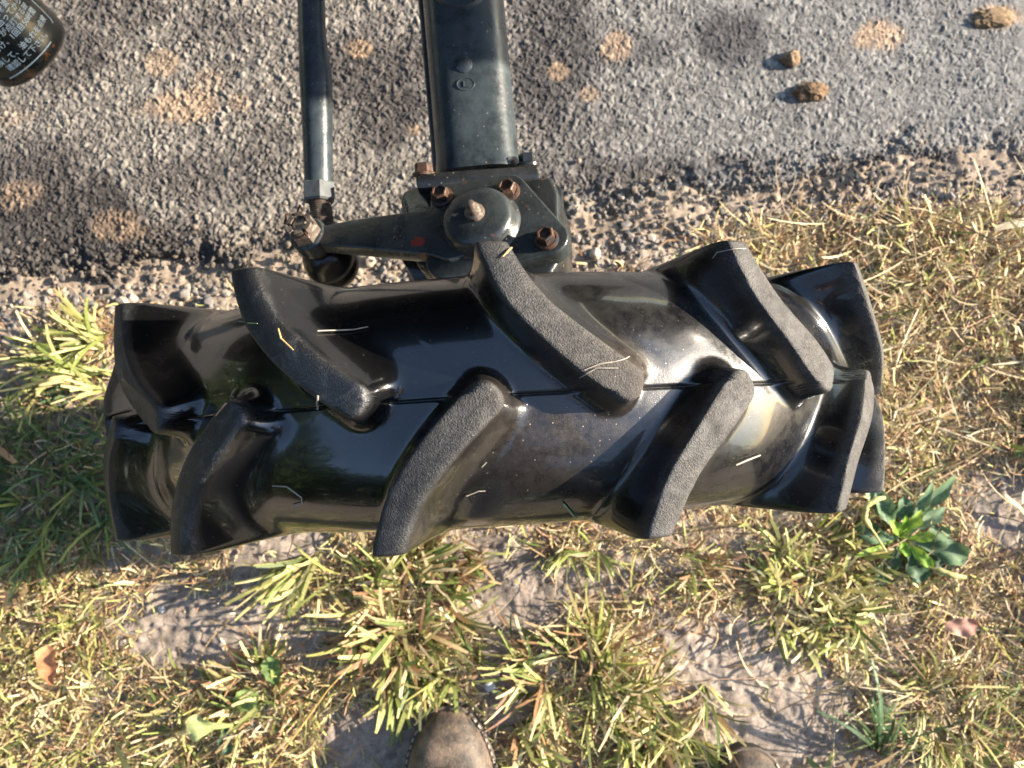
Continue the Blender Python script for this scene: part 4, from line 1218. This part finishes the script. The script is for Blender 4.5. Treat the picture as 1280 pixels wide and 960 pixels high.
def boot(tipx, tipy, az):
    c = gp(tipx, tipy)
    # outline of the sole: distance back from the tip, left and right half width
    out = [(q[0], q[1]*0.94, q[2]*0.94) for q in [(0.0, 0.006, 0.010), (0.004, 0.014, 0.020), (0.012, 0.023, 0.029), (0.026, 0.033, 0.038), (0.046, 0.042, 0.045), (0.075, 0.049, 0.051), (0.12, 0.047, 0.049), (0.17, 0.038, 0.042), (0.21, 0.036, 0.038), (0.26, 0.037, 0.037), (0.285, 0.030, 0.030), (0.295, 0.014, 0.014)]]
    top = [0.024, 0.034, 0.044, 0.054, 0.061, 0.066, 0.080, 0.105, 0.125, 0.13, 0.13, 0.12]
    soles = bm = bmesh.new()
    poly = [Vector((-l*1.05, -d, 0.0)) for d, l, r in out] + [Vector((r*1.05, -d, 0.0)) for d, l, r in out[::-1]]
    prism(bm, poly, Vector((0, 0, 0.020)), 0.003, 2)
    welts = bm = bmesh.new()
    poly = [Vector((-l*1.07, -d+0.001, 0.0205)) for d, l, r in out] + [Vector((r*1.07, -d+0.001, 0.0205)) for d, l, r in out[::-1]]
    prism(bm, poly, Vector((0, 0, 0.0035)), 0.001, 1)
    bm = bmesh.new()
    rings = []
    for (d, l, r), tz in zip(out, top):
        ring = []
        for i in range(28):
            a = math.pi*i/27
            x = math.cos(a)
            w = r if x > 0 else l
            ring.append(bm.verts.new(Vector((math.copysign(abs(x)**0.75, x)*w*0.985, -d*0.985-0.002, 0.0235+(tz-0.0235)*max(math.sin(a), 0)**0.8+(0.0006+0.0022*float(np.interp(d, [0.03, 0.07, 0.16, 0.2], [0, 1, 1, 0])))*math.sin(d*230+0.9*math.sin(i*0.35)+i*0.12)*max(math.sin(a), 0)))))
        rings.append(ring)
    for A, B in zip(rings, rings[1:]):
        for i in range(27): bm.faces.new((A[i], A[i+1], B[i+1], B[i]))
    bm.faces.new(rings[0]); bm.faces.new(rings[-1][::-1])
    root = upper = finish('boot', bm, M_LEATHER, person, 70, c-PO+Vector((0, 0, -0.002)))
    root.rotation_euler = (0, 0, az)
    finish('sole', soles, M_SOLE, root, 40)
    welt = finish('welt', welts, M_WELT, root, 40)
    ms = upper.modifiers.new('smooth', 'SUBSURF'); ms.levels = 2; ms.render_levels = 2
    # toe seam
    bm = bmesh.new()
    pts = []
    for i in range(25):
        a = math.pi*(0.06+0.88*i/24)
        x = math.cos(a)
        d = 0.052 + 0.012*abs(x)**2 - 0.006*math.sin(a)
        w = np.interp(d, [o[0] for o in out], [(o[2] if x > 0 else o[1]) for o in out]); tz = np.interp(d, [o[0] for o in out], top)
        pts.append(Vector((math.copysign(abs(x)**0.75, x)*w*0.98, -d, 0.0238+(tz-0.0235)*math.sin(a)**0.8)))
    tube(bm, pts, 0.0011, 6)
    finish('toe_seam', bm, M_LEATHER, root, 60)
    # stitches along the welt
    bm = bmesh.new()
    rs = [(o[2], o[0]) for o in out[2:8]]
    ls = [(-o[1], o[0]) for o in out[2:8]]
    for line in (rs, ls):
        L_ = [Vector((x*1.02, -d, 0.0245)) for x, d in line]
        for a, b in zip(L_, L_[1:]):
            k = max(1, int((b-a).length/0.007))
            for i in range(k):
                p = a.lerp(b, (i+0.2)/k); q_ = a.lerp(b, (i+0.75)/k)
                tube(bm, [p, q_], 0.0009, 6)
    finish('stitching', bm, mat_simple('thread', (0.38, 0.33, 0.26), 0.8), root)['kind'] = 'stuff'
    # ankle shaft and tongue
    bm = bmesh.new()
    lathe(bm, Vector((0, -0.235, 0.115)), Vector((0, -0.05, 1)).normalized(), [(0.046, 0), (0.044, 0.03), (0.047, 0.09), (0.050, 0.12), (0.046, 0.12), (0.042, 0.05)], 32, closed=False)
    finish('shaft', bm, M_LEATHER, root, 60)
    bm = bmesh.new()
    for k in range(5):
        y = -0.135-0.018*k; z = np.interp(-y, [o[0] for o in out], top)+0.002
        tube(bm, [Vector((-0.022, y, z-0.006)), Vector((-0.008, y-0.006, z)), Vector((0.008, y+0.004, z)), Vector((0.022, y, z-0.006))], 0.0018, 8)
    finish('laces', bm, M_SOLE, root, 60)
    return root
boot(556, 876, 0.03)
boot(928, 926, -0.12)

# the person stands over the tyre; all but the boot toes is out of the frame, but the wet rubber mirrors the clothes
SK = []                                       # name, position over the feet (x, back, up), radius, parent
def J(x, y, z, r, p):
    SK.append((Vector((x, y, z)), r, p)); return len(SK)-1
pel = J(0, -0.17, 0.93, 0.135, -1)
wai = J(0, -0.14, 1.08, 0.130, pel)
che = J(0, -0.05, 1.27, 0.150, wai)
nek = J(0, 0.03, 1.41, 0.060, che)
hd0 = J(0, 0.07, 1.50, 0.070, nek)
hd1 = J(0, 0.11, 1.59, 0.092, hd0)
hd2 = J(0, 0.12, 1.68, 0.070, hd1)
for sx_, fx in ((-1, gp(560, 876).x-feet.x), (1, gp(925, 950).x-feet.x)):
    fy = gp(560, 876).y-feet.y-0.235 if sx_ < 0 else gp(925, 950).y-feet.y-0.235
    hip = J(0.10*sx_, -0.16, 0.86, 0.100, pel)
    kn = J(fx*0.8+0.02*sx_, fy+0.05, 0.48, 0.066, hip)
    J(fx, fy, 0.17, 0.058, kn)
    sh = J(0.19*sx_, -0.02, 1.33, 0.072, che)
    el = J(0.27*sx_, 0.03, 1.04, 0.054, sh)
    wr = J(0.17*sx_, 0.25, 1.00, 0.034, el)
    pa = J(0.145*sx_, 0.32, 1.00, 0.030, wr)
    for k, (dx, ln) in enumerate(((-0.028, 0.060), (-0.010, 0.072), (0.009, 0.068), (0.026, 0.052))):
        b0 = J(0.135*sx_+dx, 0.36, 1.00, 0.0095, pa)
        b1 = J(0.125*sx_+dx, 0.36+ln*0.55, 0.992, 0.0085, b0)
        J(0.115*sx_+dx*0.9, 0.36+ln*0.85, 0.970, 0.0075, b1)
    t0 = J(0.115*sx_, 0.30, 0.985, 0.011, pa)
    J(0.085*sx_, 0.335, 0.975, 0.0085, t0)
bd = bpy.data.meshes.new('body')
bd.from_pydata([q[0] for q in SK], [(q[2], i) for i, q in enumerate(SK) if q[2] >= 0], [])
body = link(bpy.data.objects.new('body', bd), person)
bmod = body.modifiers.new('skin', 'SKIN')
for i, q in enumerate(SK):
    bd.skin_vertices[0].data[i].radius = (q[1], q[1])
bd.skin_vertices[0].data[0].use_root = True
ms = body.modifiers.new('smooth', 'SUBSURF'); ms.levels = 2; ms.render_levels = 2
bpy.context.view_layer.update()
solid = bpy.data.meshes.new_from_object(body.evaluated_get(bpy.context.evaluated_depsgraph_get()))
body.modifiers.clear(); body.data = solid; solid.name = 'body'
solid.materials.clear()
for m_ in (mat_simple('trouser_cloth', (0.020, 0.024, 0.034), 0.9, 0.5, 240), mat_simple('jacket_cloth', (0.016, 0.017, 0.018), 0.85, 0.5, 180), mat_simple('skin', (0.45, 0.27, 0.19), 0.55, 0.1, 300)):
    solid.materials.append(m_)
for f in solid.polygons:
    c = f.center
    f.use_smooth = True
    hand = c.y > 0.24 and c.z < 1.1
    f.material_index = 2 if (hand or c.z > 1.40) else (0 if c.z < 0.93 else 1)
hc = Vector((0, 0.115, 1.62))
bm = bmesh.new()
bmesh.ops.create_uvsphere(bm, u_segments=28, v_segments=16, radius=1)
for v in bm.verts:
    v.co = Vector((v.co.x*0.090, v.co.y*0.100-0.012, v.co.z*0.100+0.022))*(1+0.03*math.sin(v.co.x*40)*math.cos(v.co.z*31))+hc
bmesh.ops.delete(bm, geom=[v for v in bm.verts if v.co.y > hc.y+0.035 and v.co.z < hc.z+0.055], context='VERTS')
finish('hair', bm, mat_simple('hair', (0.03, 0.02, 0.014), 0.6, 0.6, 400), person, 60)
for nm, lst, m_ in (('eye', ((-0.032, 0.080, 0.000, 0.011), (0.032, 0.080, 0.000, 0.011)), mat_simple('eye_white', (0.7, 0.68, 0.65), 0.2)), ('ear', ((-0.092, 0.0, -0.01, 0.022), (0.092, 0.0, -0.01, 0.022)), solid.materials[2]), ('nose', ((0, 0.100, -0.028, 0.015),), solid.materials[2]), ('mouth', ((0, 0.084, -0.062, 0.016),), mat_simple('lips', (0.32, 0.13, 0.11), 0.5))):
    for x, y, z, r in lst:
        bm = bmesh.new(); bmesh.ops.create_uvsphere(bm, u_segments=14, v_segments=10, radius=r)
        for v in bm.verts:
            if nm == 'ear': v.co.x *= 0.4; v.co.z *= 1.4
            if nm == 'mouth': v.co.x *= 1.5; v.co.z *= 0.45; v.co.y *= 0.6
            if nm == 'nose': v.co.z *= 1.5
            v.co += hc+Vector((x, y, z))
        finish(nm, bm, m_, person, 80)
